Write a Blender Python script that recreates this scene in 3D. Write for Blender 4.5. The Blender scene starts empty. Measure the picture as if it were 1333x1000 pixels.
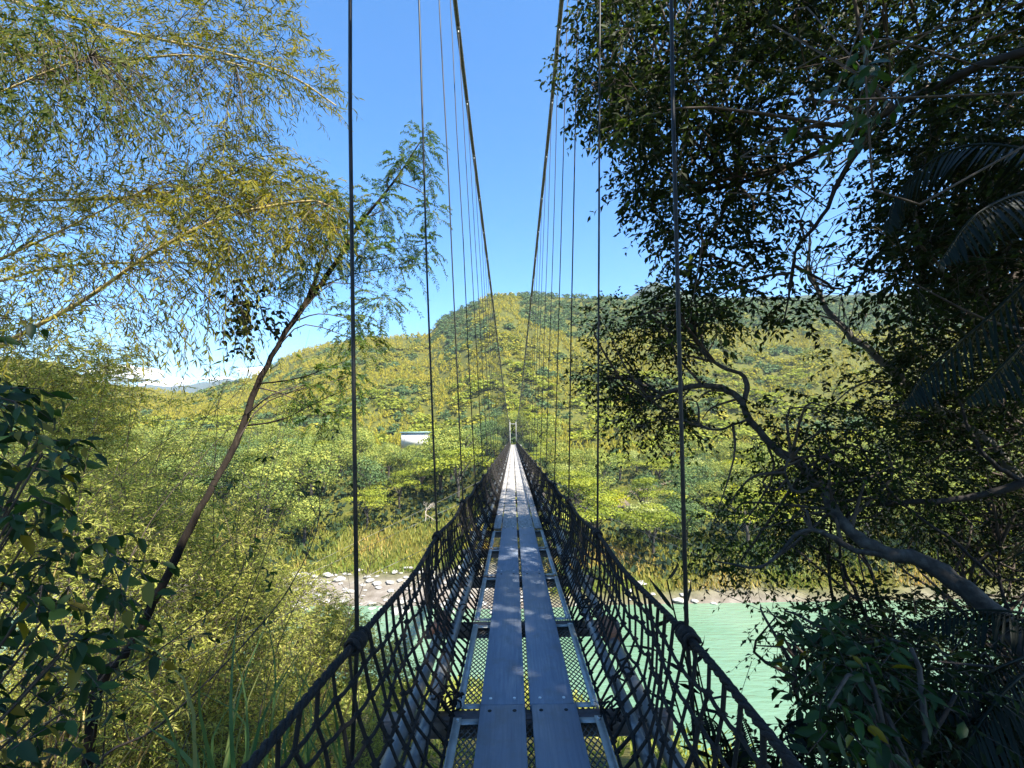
import bpy, math, random
import numpy as np
from mathutils import Vector, Matrix, noise
rng = np.random.default_rng(11)
random.seed(5)
S = bpy.context.scene
COL = S.collection
R = math.radians

# ------------------------------------------------------------------ camera
CAM = np.array([-0.06, 0.0, 1.55])
PITCH, ROLL, FPX = R(6.5), 0.016, 600.0
_f = np.array([0, math.cos(PITCH), math.sin(PITCH)])
_r0 = np.array([1.0, 0, 0]); _u0 = np.array([0, -math.sin(PITCH), math.cos(PITCH)])
_r = _r0*math.cos(ROLL) - _u0*math.sin(ROLL)
_u = _u0*math.cos(ROLL) + _r0*math.sin(ROLL)
def P(px, py, Y):
    """the world point at forward distance Y that lies in the direction of photo pixel px,py"""
    d = _f + (px-666.5)/FPX*_r + (500-py)/FPX*_u
    return CAM + d*(Y/d[1])
def PP(lst, dy=0):
    return np.array([P(a, b, c+dy) for a, b, c in lst])
cd = bpy.data.cameras.new('camera'); cam = bpy.data.objects.new('camera', cd); COL.objects.link(cam)
cd.sensor_width = 36; cd.lens = 36*FPX/1333; cd.clip_start = .05; cd.clip_end = 30000
M4 = Matrix(((_r[0], _u[0], -_f[0], CAM[0]), (_r[1], _u[1], -_f[1], CAM[1]), (_r[2], _u[2], -_f[2], CAM[2]), (0, 0, 0, 1)))
cam.matrix_world = M4
S.camera = cam

# ------------------------------------------------------------------ materials
def mat(name):
    m = bpy.data.materials.new(name); m.use_nodes = True
    nt = m.node_tree; nt.nodes.clear()
    out = nt.nodes.new('ShaderNodeOutputMaterial')
    return m, nt, out
def N(nt, t, **kw):
    n = nt.nodes.new(t)
    for k, v in kw.items(): setattr(n, k, v)
    return n
def ramp(nt, stops, fac):
    n = nt.nodes.new('ShaderNodeValToRGB'); e = n.color_ramp.elements
    while len(e) < len(stops): e.new(.5)
    for i, (p, c) in enumerate(stops):
        e[i].position = p; e[i].color = (*c, 1)
    nt.links.new(fac, n.inputs[0]); return n.outputs[0]
def leafmat(name, stops, trans=.35, rough=.5, spec=.3, tcol=None):
    m, nt, out = mat(name)
    a = N(nt, 'ShaderNodeAttribute', attribute_name='tint')
    c = ramp(nt, stops, a.outputs['Fac'])
    b = N(nt, 'ShaderNodeBsdfPrincipled'); b.inputs['Roughness'].default_value = rough
    b.inputs['Specular IOR Level'].default_value = spec
    nt.links.new(c, b.inputs['Base Color'])
    if trans > 0:
        t = N(nt, 'ShaderNodeBsdfTranslucent')
        h = N(nt, 'ShaderNodeHueSaturation'); h.inputs['Value'].default_value = 1.3; h.inputs['Saturation'].default_value = 1.1
        nt.links.new(c, h.inputs['Color']); nt.links.new(h.outputs[0], t.inputs[0])
        mx = N(nt, 'ShaderNodeMixShader'); mx.inputs[0].default_value = trans
        nt.links.new(b.outputs[0], mx.inputs[1]); nt.links.new(t.outputs[0], mx.inputs[2]); nt.links.new(mx.outputs[0], out.inputs[0])
    else: nt.links.new(b.outputs[0], out.inputs[0])
    return m
def noisemat(name, stops, scale=5, rough=.7, metal=0, detail=6, stretch=(1, 1, 1), bump=0, spec=.4, coord='Object', dist=0):
    m, nt, out = mat(name)
    tc = N(nt, 'ShaderNodeTexCoord'); mp = N(nt, 'ShaderNodeMapping'); mp.inputs['Scale'].default_value = stretch
    nt.links.new(tc.outputs[coord], mp.inputs[0])
    nz = N(nt, 'ShaderNodeTexNoise'); nz.inputs['Scale'].default_value = scale; nz.inputs['Detail'].default_value = detail
    nz.inputs['Roughness'].default_value = .65; nz.inputs['Distortion'].default_value = dist
    nt.links.new(mp.outputs[0], nz.inputs[0])
    c = ramp(nt, stops, nz.outputs[0])
    b = N(nt, 'ShaderNodeBsdfPrincipled'); b.inputs['Roughness'].default_value = rough; b.inputs['Metallic'].default_value = metal
    b.inputs['Specular IOR Level'].default_value = spec
    nt.links.new(c, b.inputs['Base Color'])
    if bump:
        bp = N(nt, 'ShaderNodeBump'); bp.inputs['Strength'].default_value = bump; bp.inputs['Distance'].default_value = .02
        nt.links.new(nz.outputs[0], bp.inputs['Height']); nt.links.new(bp.outputs[0], b.inputs['Normal'])
    nt.links.new(b.outputs[0], out.inputs[0])
    return m

YEL = [(0, (.050, .075, .010)), (.45, (.125, .130, .014)), (.8, (.21, .185, .022)), (1, (.27, .20, .045))]
M = {}
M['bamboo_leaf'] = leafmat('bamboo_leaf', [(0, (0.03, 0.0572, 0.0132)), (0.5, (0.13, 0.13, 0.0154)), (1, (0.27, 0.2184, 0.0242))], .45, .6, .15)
M['thicket_leaf'] = leafmat('thicket_leaf', [(0, (0.0685, 0.1249, 0.0242)), (0.45, (0.2285, 0.2621, 0.0454)), (1, (0.4342, 0.412, 0.1059))], .45)
M['feather_leaf'] = leafmat('feather_leaf', [(0, (.03, .065, .015)), (.6, (.07, .12, .02)), (1, (.18, .19, .03))], .4)
M['dark_leaf'] = leafmat('dark_leaf', [(0, (.007, .012, .004)), (.6, (.018, .028, .007)), (.82, (.03, .048, .009)), (.9, (.07, .1, .014)), (1, (.13, .15, .025))], .38, .6, .12)  # upper stops paint sunlit and backlit sprays among the dark leaves
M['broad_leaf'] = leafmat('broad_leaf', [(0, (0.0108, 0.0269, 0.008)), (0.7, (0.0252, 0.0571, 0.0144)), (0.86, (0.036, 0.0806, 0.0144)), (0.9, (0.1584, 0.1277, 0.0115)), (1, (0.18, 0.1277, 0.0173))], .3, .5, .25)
M['big_leaf'] = leafmat('big_leaf', [(0, (0.012, 0.034, 0.0048)), (1, (0.024, 0.06, 0.008))], .45, .4, .4)
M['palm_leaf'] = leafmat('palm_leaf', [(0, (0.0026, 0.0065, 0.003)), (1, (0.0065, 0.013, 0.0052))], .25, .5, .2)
M['grass_leaf'] = leafmat('grass_leaf', [(0, (.05, .11, .035)), (.7, (.1, .16, .05)), (1, (.3, .25, .09))], .35)
M['dry_grass'] = leafmat('dry_grass', [(0, (0.117, 0.169, 0.026)), (0.5, (0.26, 0.221, 0.0455)), (1, (0.468, 0.286, 0.091))], .3)
M['far_green'] = leafmat('far_green', [(0, (0.0556, 0.0927, 0.0202)), (0.3, (0.1182, 0.1497, 0.0248)), (0.6, (0.2086, 0.2025, 0.0248)), (0.85, (0.2851, 0.2495, 0.0248)), (1, (0.3268, 0.2637, 0.0394))], .3, .7, .1)
M['valley_green'] = leafmat('valley_green', [(0, (0.0448, 0.0825, 0.0267)), (0.4, (0.1344, 0.1733, 0.0416)), (0.75, (0.2598, 0.2805, 0.0594)), (1, (0.3942, 0.3548, 0.0668))], .3, .7, .1)
M['scrub_shade_leaf'] = leafmat('scrub_shade_leaf', [(0, (0.0156, 0.0312, 0.0208)), (0.45, (0.039, 0.065, 0.026)), (0.8, (0.104, 0.13, 0.0325)), (1, (0.208, 0.208, 0.039))], .2, .8, .1)  # dark blue-green stops stand in for shadow between the crowns
M['far_acacia'] = leafmat('far_acacia', [(0, (0.088, 0.1275, 0.0192)), (0.5, (0.184, 0.2175, 0.0312)), (1, (0.312, 0.315, 0.036))], .35, .7, .1)
M['far_bright'] = leafmat('far_bright', [(0, (0.1935, 0.2318, 0.0096)), (1, (0.3869, 0.3707, 0.0121))], .35, .7, .15)
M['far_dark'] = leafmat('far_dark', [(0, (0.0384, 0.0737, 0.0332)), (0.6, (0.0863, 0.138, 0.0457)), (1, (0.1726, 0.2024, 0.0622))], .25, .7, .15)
M['far_silver'] = leafmat('far_silver', [(0, (0.1206, 0.1713, 0.0517)), (0.6, (0.2894, 0.3211, 0.1035)), (1, (0.4824, 0.471, 0.1725))], .3, .7, .15)
M['bark_dark'] = noisemat('bark_dark', [(0.3, (0.008, 0.0062, 0.005)), (0.7, (0.025, 0.0204, 0.017))], 14, .9, stretch=(1, 1, .35), bump=.6)
M['bark_grey'] = noisemat('bark_grey', [(0.35, (0.0179, 0.0155, 0.0125)), (0.5, (0.0386, 0.0342, 0.0297)), (0.68, (0.0773, 0.0727, 0.0654))], 9, .9, stretch=(1, 1, 1), bump=.7)
M['bark_black'] = noisemat('bark_black', [(.3, (.009, .007, .006)), (.6, (.022, .017, .013)), (.8, (.055, .043, .032))], 16, .95, stretch=(1, 1, .25), bump=.8, spec=.1)
M['bark_pale'] = noisemat('bark_pale', [(0.3, (0.0524, 0.0464, 0.0383)), (0.7, (0.133, 0.1249, 0.1088))], 9, .9, bump=.4)
M['twig_pale'] = noisemat('twig_pale', [(.3, (.25, .21, .17)), (.7, (.42, .37, .31))], 9, .9)
M['twig'] = noisemat('twig', [(.3, (.03, .022, .017)), (.7, (.08, .06, .045))], 12, .9)
M['culm'] = noisemat('culm', [(.3, (.23, .17, .055)), (.7, (.42, .32, .12))], 6, .5, spec=.5)
M['rope'] = noisemat('rope', [(0.35, (0.0035, 0.0032, 0.0032)), (0.7, (0.0124, 0.0107, 0.0089))], 40, .85, bump=.5)
M['net'] = noisemat('net', [(0.35, (0.0048, 0.0043, 0.0038)), (0.7, (0.0168, 0.0134, 0.0101))], 30, .9)
M['hanger'] = noisemat('hanger', [(0.3, (0.0039, 0.0039, 0.0042)), (0.7, (0.0144, 0.0144, 0.015))], 25, .5, .3)
M['cable'] = noisemat('cable', [(.3, (.055, .053, .05)), (.7, (.24, .23, .21))], 20, .6, .3)
M['clamp'] = noisemat('clamp', [(0.3, (0.12, 0.12, 0.116)), (0.7, (0.22, 0.216, 0.2))], 20, .45, .5)
M['pipe'] = noisemat('pipe', [(0.3, (0.1001, 0.1046, 0.1069)), (0.7, (0.1911, 0.1957, 0.1957))], 8, .4, .35, bump=.1)
M['sleeve'] = noisemat('sleeve', [(.3, (.2, .07, .035)), (.7, (.38, .16, .08))], 14, .7)
M['beam'] = noisemat('beam', [(.3, (.06, .05, .05)), (.6, (.14, .12, .12)), (.8, (.2, .12, .08))], 9, .6, .2, bump=.2)
M['steel'] = noisemat('steel', [(.3, (.25, .27, .26)), (.7, (.45, .47, .45))], 8, .5, .3, bump=.1)
M['grating'] = noisemat('grating', [(.3, (.09, .09, .085)), (.7, (.2, .19, .17))], 20, .6, .3)
M['bolt'] = noisemat('bolt', [(.3, (.5, .5, .5)), (.7, (.75, .75, .74))], 20, .35, .6)
M['hole'] = noisemat('hole', [(.3, (.012, .012, .012)), (.7, (.02, .02, .02))], 20, .9)
M['tower'] = noisemat('tower', [(0.3, (0.189, 0.189, 0.18)), (0.7, (0.27, 0.27, 0.2565))], 3, .7)
M['rock'] = noisemat('rock', [(0.25, (0.1942, 0.1878, 0.1749)), (0.6, (0.3237, 0.3172, 0.2979)), (0.8, (0.4015, 0.395, 0.3755))], 1.2, .9, bump=.8)
M['wall'] = noisemat('wall', [(0.3, (0.4464, 0.432, 0.396)), (0.7, (0.54, 0.5256, 0.4896))], 1, .8)
M['roof'] = noisemat('roof', [(.3, (.13, .24, .25)), (.7, (.2, .32, .33))], 1, .5)
M['earth'] = noisemat('earth', [(0.3, (0.1039, 0.0788, 0.0473)), (0.7, (0.1575, 0.126, 0.0819))], 1, .9)
M['window'] = noisemat('window', [(.3, (.03, .035, .04)), (.7, (.05, .055, .06))], 1, .2)

def plankmat():
    m, nt, out = mat('plank')
    tc = N(nt, 'ShaderNodeTexCoord'); oi = N(nt, 'ShaderNodeObjectInfo')
    add = N(nt, 'ShaderNodeVectorMath', operation='ADD')
    cmb = N(nt, 'ShaderNodeCombineXYZ'); mul = N(nt, 'ShaderNodeMath', operation='MULTIPLY'); mul.inputs[1].default_value = 37
    nt.links.new(oi.outputs['Random'], mul.inputs[0]); nt.links.new(mul.outputs[0], cmb.inputs[0])
    nt.links.new(tc.outputs['Object'], add.inputs[0]); nt.links.new(cmb.outputs[0], add.inputs[1])
    def nz(scale, st, det=5):
        mp = N(nt, 'ShaderNodeMapping'); mp.inputs['Scale'].default_value = st
        nt.links.new(add.outputs[0], mp.inputs[0])
        n = N(nt, 'ShaderNodeTexNoise'); n.inputs['Scale'].default_value = scale; n.inputs['Detail'].default_value = det
        n.inputs['Roughness'].default_value = .7
        nt.links.new(mp.outputs[0], n.inputs[0]); return n.outputs[0]
    grain = nz(60, (1, .045, 1)); wear = nz(3.0, (1, .6, 1), 4)
    base = ramp(nt, [(.25, (.1, .125, .17)), (.5, (.135, .165, .215)), (.8, (.185, .21, .25))], grain)
    worn = ramp(nt, [(.4, (.14, .165, .2)), (.58, (.26, .27, .29)), (.75, (.4, .4, .39))], grain)
    wf = ramp(nt, [(.48, (0, 0, 0)), (.72, (.75, .75, .75))], wear)
    mx = N(nt, 'ShaderNodeMix', data_type='RGBA')
    nt.links.new(wf, mx.inputs[0]); nt.links.new(base, mx.inputs[6]); nt.links.new(worn, mx.inputs[7])
    mud = nz(5.5, (1, .8, 1), 8); mf = ramp(nt, [(.5, (0, 0, 0)), (.6, (.3, .3, .3)), (.75, (.65, .65, .65))], mud)
    m2 = N(nt, 'ShaderNodeMix', data_type='RGBA'); m2.inputs[7].default_value = (.12, .115, .105, 1)
    nt.links.new(mf, m2.inputs[0]); nt.links.new(mx.outputs[2], m2.inputs[6]); mx = m2
    b = N(nt, 'ShaderNodeBsdfPrincipled'); b.inputs['Roughness'].default_value = .55
    nt.links.new(mx.outputs[2], b.inputs['Base Color'])
    bp = N(nt, 'ShaderNodeBump'); bp.inputs['Strength'].default_value = .25; bp.inputs['Distance'].default_value = .004
    nt.links.new(grain, bp.inputs['Height']); nt.links.new(bp.outputs[0], b.inputs['Normal'])
    nt.links.new(b.outputs[0], out.inputs[0]); return m
M['plank'] = plankmat()  # bluish near copy, skylight on the shaded deck put into the colour
M['plank_sunlit'] = noisemat('plank_sunlit', [(0.3, (0.1535, 0.1407, 0.1279)), (0.5, (0.2686, 0.2558, 0.2367)), (0.75, (0.371, 0.3582, 0.3326))], 9, .8, stretch=(3, .5, 1), bump=.3)  # warm pale copy of the planks, sunlight put into the colour

def watermat():
    m, nt, out = mat('water')
    tc = N(nt, 'ShaderNodeTexCoord')
    n1 = N(nt, 'ShaderNodeTexNoise'); n1.inputs['Scale'].default_value = .05; n1.inputs['Detail'].default_value = 5
    mp = N(nt, 'ShaderNodeMapping'); mp.inputs['Scale'].default_value = (.6, 2.2, 1)
    n2 = N(nt, 'ShaderNodeTexNoise'); n2.inputs['Scale'].default_value = .9; n2.inputs['Detail'].default_value = 6
    nt.links.new(tc.outputs['Object'], n1.inputs[0]); nt.links.new(tc.outputs['Object'], mp.inputs[0]); nt.links.new(mp.outputs[0], n2.inputs[0])
    c = ramp(nt, [(.3, (.08, .162, .1)), (.65, (.125, .205, .135))], n1.outputs[0])
    b = N(nt, 'ShaderNodeBsdfPrincipled'); b.inputs['Roughness'].default_value = .12
    nt.links.new(c, b.inputs['Base Color'])
    bp = N(nt, 'ShaderNodeBump'); bp.inputs['Strength'].default_value = .9; bp.inputs['Distance'].default_value = .2
    nt.links.new(n2.outputs[0], bp.inputs['Height']); nt.links.new(bp.outputs[0], b.inputs['Normal'])
    nt.links.new(b.outputs[0], out.inputs[0]); return m
M['water'] = watermat()

def groundmat(name, low, mid, scale=.15):
    m, nt, out = mat(name)
    tc = N(nt, 'ShaderNodeTexCoord'); nz = N(nt, 'ShaderNodeTexNoise'); nz.inputs['Scale'].default_value = scale; nz.inputs['Detail'].default_value = 9
    nz.inputs['Roughness'].default_value = .7
    nt.links.new(tc.outputs['Object'], nz.inputs[0])
    veg = ramp(nt, [(.35, low), (.65, mid)], nz.outputs[0])
    grv = ramp(nt, [(.3, (.09, .075, .06)), (.55, (.17, .15, .13)), (.72, (.26, .25, .23))], nz.outputs[0])
    a = N(nt, 'ShaderNodeAttribute', attribute_name='tint')
    mx = N(nt, 'ShaderNodeMix', data_type='RGBA')
    nt.links.new(a.outputs['Fac'], mx.inputs[0]); nt.links.new(veg, mx.inputs[6]); nt.links.new(grv, mx.inputs[7])
    b = N(nt, 'ShaderNodeBsdfPrincipled'); b.inputs['Roughness'].default_value = .95; b.inputs['Specular IOR Level'].default_value = .1
    nt.links.new(mx.outputs[2], b.inputs['Base Color'])
    bp = N(nt, 'ShaderNodeBump'); bp.inputs['Strength'].default_value = .6; bp.inputs['Distance'].default_value = .4
    nt.links.new(nz.outputs[0], bp.inputs['Height']); nt.links.new(bp.outputs[0], b.inputs['Normal'])
    nt.links.new(b.outputs[0], out.inputs[0]); return m
M['far_ground'] = groundmat('far_ground', (.035, .048, .012), (.1, .095, .018), .4)
M['mountain_ground'] = groundmat('mountain_ground', (.02, .035, .02), (.05, .065, .03), .03)
M['bank_ground'] = groundmat('bank_ground', (.05, .055, .02), (.15, .13, .04), .6)

# ------------------------------------------------------------------ mesh helpers
class MB:
    def __init__(s): s.v = []; s.f = {3: [], 4: []}; s.t = []; s.n = 0
    def add(s, v, f, t=.5):
        v = np.asarray(v, float).reshape(-1, 3); f = np.asarray(f, int)
        s.v.append(v); s.f[f.shape[1]].append(f + s.n)
        s.t.append(np.broadcast_to(np.asarray(t, float), (len(v),)).copy()); s.n += len(v); return s
    def mesh(s, name, m=None, smooth=False):
        me = bpy.data.meshes.new(name)
        v = np.concatenate(s.v) if s.v else np.zeros((0, 3))
        me.vertices.add(len(v)); me.vertices.foreach_set('co', v.ravel())
        loops = []; starts = []; o = 0
        for k in (3, 4):
            if s.f[k]:
                f = np.concatenate(s.f[k]); loops.append(f.ravel())
                starts.append(o + np.arange(len(f))*k); o += f.size
        L = np.concatenate(loops); ST = np.concatenate(starts)
        me.loops.add(len(L)); me.loops.foreach_set('vertex_index', L.astype(np.int32))
        me.polygons.add(len(ST)); me.polygons.foreach_set('loop_start', ST.astype(np.int32))
        at = me.attributes.new('tint', 'FLOAT', 'POINT'); at.data.foreach_set('value', np.concatenate(s.t).astype(np.float32))
        me.update(calc_edges=True); me.validate()
        if smooth: me.polygons.foreach_set('use_smooth', np.ones(len(me.polygons), bool))
        if m: me.materials.append(M[m] if isinstance(m, str) else m)
        return me
    def build(s, name, m, parent=None, smooth=False, origin=None):
        if s.n == 0: return None
        if origin is not None:
            s.v = [a - np.asarray(origin) for a in s.v]
        o = bpy.data.objects.new(name, s.mesh(name, m, smooth)); COL.objects.link(o)
        if parent is not None: o.parent = parent
        if origin is not None: o.location = origin
        return o
def thing(name, label, cat, loc=(0, 0, 0), group=None):
    o = bpy.data.objects.new(name, None); COL.objects.link(o); o.location = loc
    o.empty_display_size = .2
    o['label'] = label; o['category'] = cat
    if group: o['group'] = group
    return o
def kind(o, k): o['kind'] = k; return o

def norm(a): return a/np.maximum(np.linalg.norm(a, axis=-1, keepdims=True), 1e-9)
def resample(pts, n):
    """Catmull-Rom through pts (k,d)"""
    p = np.asarray(pts, float); k = len(p)
    if k == 2: return p[0] + (p[1]-p[0])*np.linspace(0, 1, n)[:, None]
    e = np.vstack([2*p[0]-p[1], p, 2*p[-1]-p[-2]])
    t = np.linspace(0, k-1-1e-6, n); i = t.astype(int); u = (t-i)[:, None]
    a, b, c, d = e[i], e[i+1], e[i+2], e[i+3]
    return .5*((2*b)+(-a+c)*u+(2*a-5*b+4*c-d)*u*u+(-a+3*b-3*c+d)*u**3)
def tube(mb, pts, rad, sides=8, tint=.5, cap=True, wob=0, closed_tip=False):
    p = np.asarray(pts, float); n = len(p); rad = np.broadcast_to(np.asarray(rad, float), (n,))
    tg = norm(np.gradient(p, axis=0))
    ref = np.array([0, 0, 1.0]) if abs(tg[0][2]) < .9 else np.array([1.0, 0, 0])
    x = norm(np.cross(tg[0], ref)); fr = []
    for i in range(n):
        x = norm(x - tg[i]*np.dot(x, tg[i])); fr.append(x)
    fr = np.array(fr); fy = np.cross(tg, fr)
    a = np.linspace(0, 2*math.pi, sides, endpoint=False)
    rr = rad[:, None]*np.ones(sides)
    if wob: rr = rr*(1 + wob*rng.normal(size=(n, sides)))
    v = p[:, None]+rr[..., None]*(fr[:, None]*np.cos(a)[None, :, None]+fy[:, None]*np.sin(a)[None, :, None])
    i = np.arange(n-1)[:, None]*sides; j = np.arange(sides)[None]; j2 = (j+1) % sides
    f = np.stack([i+j, i+j2, i+sides+j2, i+sides+j], -1).reshape(-1, 4)
    mb.add(v.reshape(-1, 3), f, tint)
    if cap:
        b = mb.n
        for e in (0, n-1):
            ring = v[e]; c = p[e]
            vv = np.vstack([ring, c[None]]); ii = np.arange(sides); jj = (ii+1) % sides
            ff = np.stack([jj, ii, np.full(sides, sides)], -1) if e == 0 else np.stack([ii, jj, np.full(sides, sides)], -1)
            mb.add(vv, ff, tint)
def sticks(mb, A, B, r, sides=3, r2=None, tint=.5):
    A = np.asarray(A, float); B = np.asarray(B, float); n = len(A)
    if n == 0: return
    r = np.broadcast_to(r, (n,)); r2 = r if r2 is None else np.broadcast_to(r2, (n,))
    d = norm(B-A); ref = np.where(np.abs(d[:, 2:3]) < .9, [[0, 0, 1.0]], [[1.0, 0, 0]])
    x = norm(np.cross(d, ref)); y = np.cross(d, x)
    a = np.linspace(0, 2*math.pi, sides, endpoint=False)
    off = x[:, None]*np.cos(a)[None, :, None]+y[:, None]*np.sin(a)[None, :, None]
    v = np.concatenate([A[:, None]+off*r[:, None, None], B[:, None]+off*r2[:, None, None]], 1)
    j = np.arange(sides); j2 = (j+1) % sides
    f = np.stack([j, j2, sides+j2, sides+j], -1)
    F = (np.arange(n)[:, None, None]*2*sides+f[None]).reshape(-1, 4)
    t = np.repeat(np.broadcast_to(np.asarray(tint, float), (n,)), 2*sides)
    mb.add(v.reshape(-1, 3), F, t)
def blobs(mb, C, r, tint=.5):
    C = np.asarray(C, float); n = len(C); r = np.broadcast_to(r, (n,))
    o = np.array([[1, 0, 0], [0, 1, 0], [-1, 0, 0], [0, -1, 0], [0, 0, 1], [0, 0, -1]], float)
    f = np.array([[0, 1, 4], [1, 2, 4], [2, 3, 4], [3, 0, 4], [1, 0, 5], [2, 1, 5], [3, 2, 5], [0, 3, 5]])
    mb.add((C[:, None]+o[None]*r[:, None, None]).reshape(-1, 3), (np.arange(n)[:, None, None]*6+f[None]).reshape(-1, 3), tint)
def box(mb, lo, hi, tint=.5, bev=0):
    lo = np.asarray(lo, float); hi = np.asarray(hi, float)
    if bev <= 0:
        v = np.array([[x, y, z] for z in (lo[2], hi[2]) for y in (lo[1], hi[1]) for x in (lo[0], hi[0])])
        f = [[0, 2, 3, 1], [4, 5, 7, 6], [0, 1, 5, 4], [2, 6, 7, 3], [0, 4, 6, 2], [1, 3, 7, 5]]
        mb.add(v, f, tint)
    else:
        b = bev
        r0 = [[lo[0], lo[1]], [hi[0], lo[1]], [hi[0], hi[1]], [lo[0], hi[1]]]
        r1 = [[lo[0]+b, lo[1]+b], [hi[0]-b, lo[1]+b], [hi[0]-b, hi[1]-b], [lo[0]+b, hi[1]-b]]
        v = [[*q, lo[2]] for q in r1]+[[*q, lo[2]+b] for q in r0]+[[*q, hi[2]-b] for q in r0]+[[*q, hi[2]] for q in r1]
        f = [[3, 2, 1, 0], [12, 13, 14, 15]]
        for k in range(3):
            for j in range(4):
                f.append([k*4+j, k*4+(j+1) % 4, k*4+4+(j+1) % 4, k*4+4+j])
        mb.add(v, f, tint)
def leaves(mb, C, D, Nn, L, W, tint, fold=.25, six=False, bend=0):
    C = np.asarray(C, float); n = len(C)
    if n == 0: return
    D = norm(D); X = norm(np.cross(D, Nn)); Nn = np.cross(X, D)
    L = np.broadcast_to(L, (n,))[:, None]; W = np.broadcast_to(W, (n,))[:, None]; tint = np.broadcast_to(tint, (n,))
    if not six:
        m = C+D*L*.42
        v = np.stack([C, m+X*W*.5+Nn*W*fold, C+D*L-Nn*L*bend, m-X*W*.5+Nn*W*fold], 1)
        f = np.array([[0, 1, 2], [0, 2, 3]])
    else:
        a = C+D*L*.25; b = C+D*L*.62-Nn*L*bend*.3
        v = np.stack([C, a+X*W*.42+Nn*W*fold, b+X*W*.4+Nn*W*fold, C+D*L-Nn*L*bend, b-X*W*.4+Nn*W*fold, a-X*W*.42+Nn*W*fold, a, b], 1)
        f = np.array([[0, 1, 6], [6, 1, 2], [6, 2, 7], [7, 2, 3], [0, 6, 5], [6, 7, 4], [6, 4, 5], [7, 3, 4]])
    k = v.shape[1]
    mb.add(v.reshape(-1, 3), (np.arange(n)[:, None, None]*k+f[None]).reshape(-1, 3), np.repeat(tint, k))
def rnd(n): return norm(rng.normal(size=(n, 3)))
def sprays(mbL, mbT, st, di, ln, k, L, W, droop=.3, leafdroop=.3, tint=(0, 1), twig=.004, six=False, side=.9, flat=.5, bend=.1, tclump=.35, fold=.25):
    """twigs that carry k alternate leaves each"""
    st = np.asarray(st, float); n = len(st)
    if n == 0: return
    di = norm(np.asarray(di, float)); ln = np.broadcast_to(ln, (n,))
    t = np.linspace(.12, 1, k)
    up = np.array([0, 0, 1.0])
    pos = st[:, None]+di[:, None]*(ln[:, None]*t)[..., None]-up*(droop*ln[:, None]*t**2)[..., None]
    tang = di[:, None]-up*(2*droop*t)[None, :, None]
    sd = norm(np.cross(di, up)+1e-3*rnd(n))
    sg = np.where(np.arange(k) % 2 == 0, 1., -1.)
    D = norm(tang)*.7+sd[:, None]*(sg*side)[None, :, None]+.45*rng.normal(size=(n, k, 3))-up*leafdroop
    Nn = up*flat*2+rng.normal(size=(n, k, 3))
    tt = rng.uniform(tint[0], tint[1], n)[:, None]*(tclump*2)+rng.uniform(tint[0], tint[1], (n, k))*(1-tclump*2) if tclump < .5 else np.repeat(rng.uniform(tint[0], tint[1], n)[:, None], k, 1)
    sc = rng.uniform(.65, 1.2, (n, k))
    leaves(mbL, pos.reshape(-1, 3), D.reshape(-1, 3), Nn.reshape(-1, 3), (L*sc).ravel(), (W*sc).ravel(), tt.ravel(), fold, six, bend)
    if mbT is not None and twig > 0:
        mid = k//2
        sticks(mbT, st, pos[:, mid], twig, 3, twig*.7); sticks(mbT, pos[:, mid], pos[:, -1], twig*.7, 3, twig*.3)
def inpoly(poly, x, y):
    p = np.asarray(poly, float); c = np.zeros(len(x), bool); j = len(p)-1
    for i in range(len(p)):
        a, b = p[i], p[j]
        cond = ((a[1] > y) != (b[1] > y)) & (x < (b[0]-a[0])*(y-a[1])/(b[1]-a[1]+1e-12)+a[0])
        c ^= cond; j = i
    return c
def volume_points(poly, n, y0, y1, jit=0):
    """n points spread through the depth y0..y1 of the mass outlined by poly"""
    p = np.asarray(poly, float); lo, hi = p.min(0), p.max(0); out = []
    while len(out) < n:
        q = rng.uniform(lo, hi, (n, 2)); q = q[inpoly(poly, q[:, 0], q[:, 1])]
        q = q+rng.normal(size=q.shape)*jit
        out += [P(a, b, rng.uniform(y0, y1)) for a, b in q]
    return np.array(out[:n])
def limb(mb, pts, r0, r1, n=24, sides=9, jit=.3, wob=.06):
    q = resample(pts, n); t = np.linspace(0, 1, n); rad = r0+(r1-r0)*t
    q = q+rng.normal(size=q.shape)*(rad*jit)[:, None]
    tube(mb, q, rad*(1+.08*np.sin(t*23+r0*90)), sides, wob=wob)
    return q
def branch_to(mb, skel, c, r=.02, sag=.1):
    """a curved side branch from the nearest skeleton point to c"""
    dd = np.linalg.norm(skel-c, axis=1); ok = np.nonzero(dd < dd.min()*1.25+.08)[0]; a = skel[max(0, rng.choice(ok)-2)]
    d = np.linalg.norm(c-a); m = (a+c)/2+rng.normal(size=3)*d*.2+np.array([0, 0, sag*d])
    tube(mb, resample([a, m, c], 7), np.linspace(min(r, .012+d*.012), .005, 7), 5)
    return a

# ------------------------------------------------------------------ sun, sky, exposure
SUN_EL, SUN_AZ = R(51), R(134)
w = bpy.data.worlds.new('World'); S.world = w; w.use_nodes = True
nt = w.node_tree; bg = nt.nodes['Background']
sky = nt.nodes.new('ShaderNodeTexSky'); sky.sky_type = 'NISHITA'; sky.sun_disc = False
sky.sun_elevation = SUN_EL; sky.sun_rotation = SUN_AZ; sky.altitude = 100; sky.air_density = 1.0; sky.dust_density = .3; sky.ozone_density = 3.0
hs = nt.nodes.new('ShaderNodeHueSaturation'); hs.inputs['Saturation'].default_value = 1.3; nt.links.new(sky.outputs[0], hs.inputs['Color']); nt.links.new(hs.outputs[0], bg.inputs[0]); bg.inputs[1].default_value = .09
sl = bpy.data.lights.new('sun', 'SUN'); sl.energy = 5.0; sl.angle = R(.5); sl.color = (1, .93, .8)
so = bpy.data.objects.new('sun', sl); COL.objects.link(so)
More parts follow.
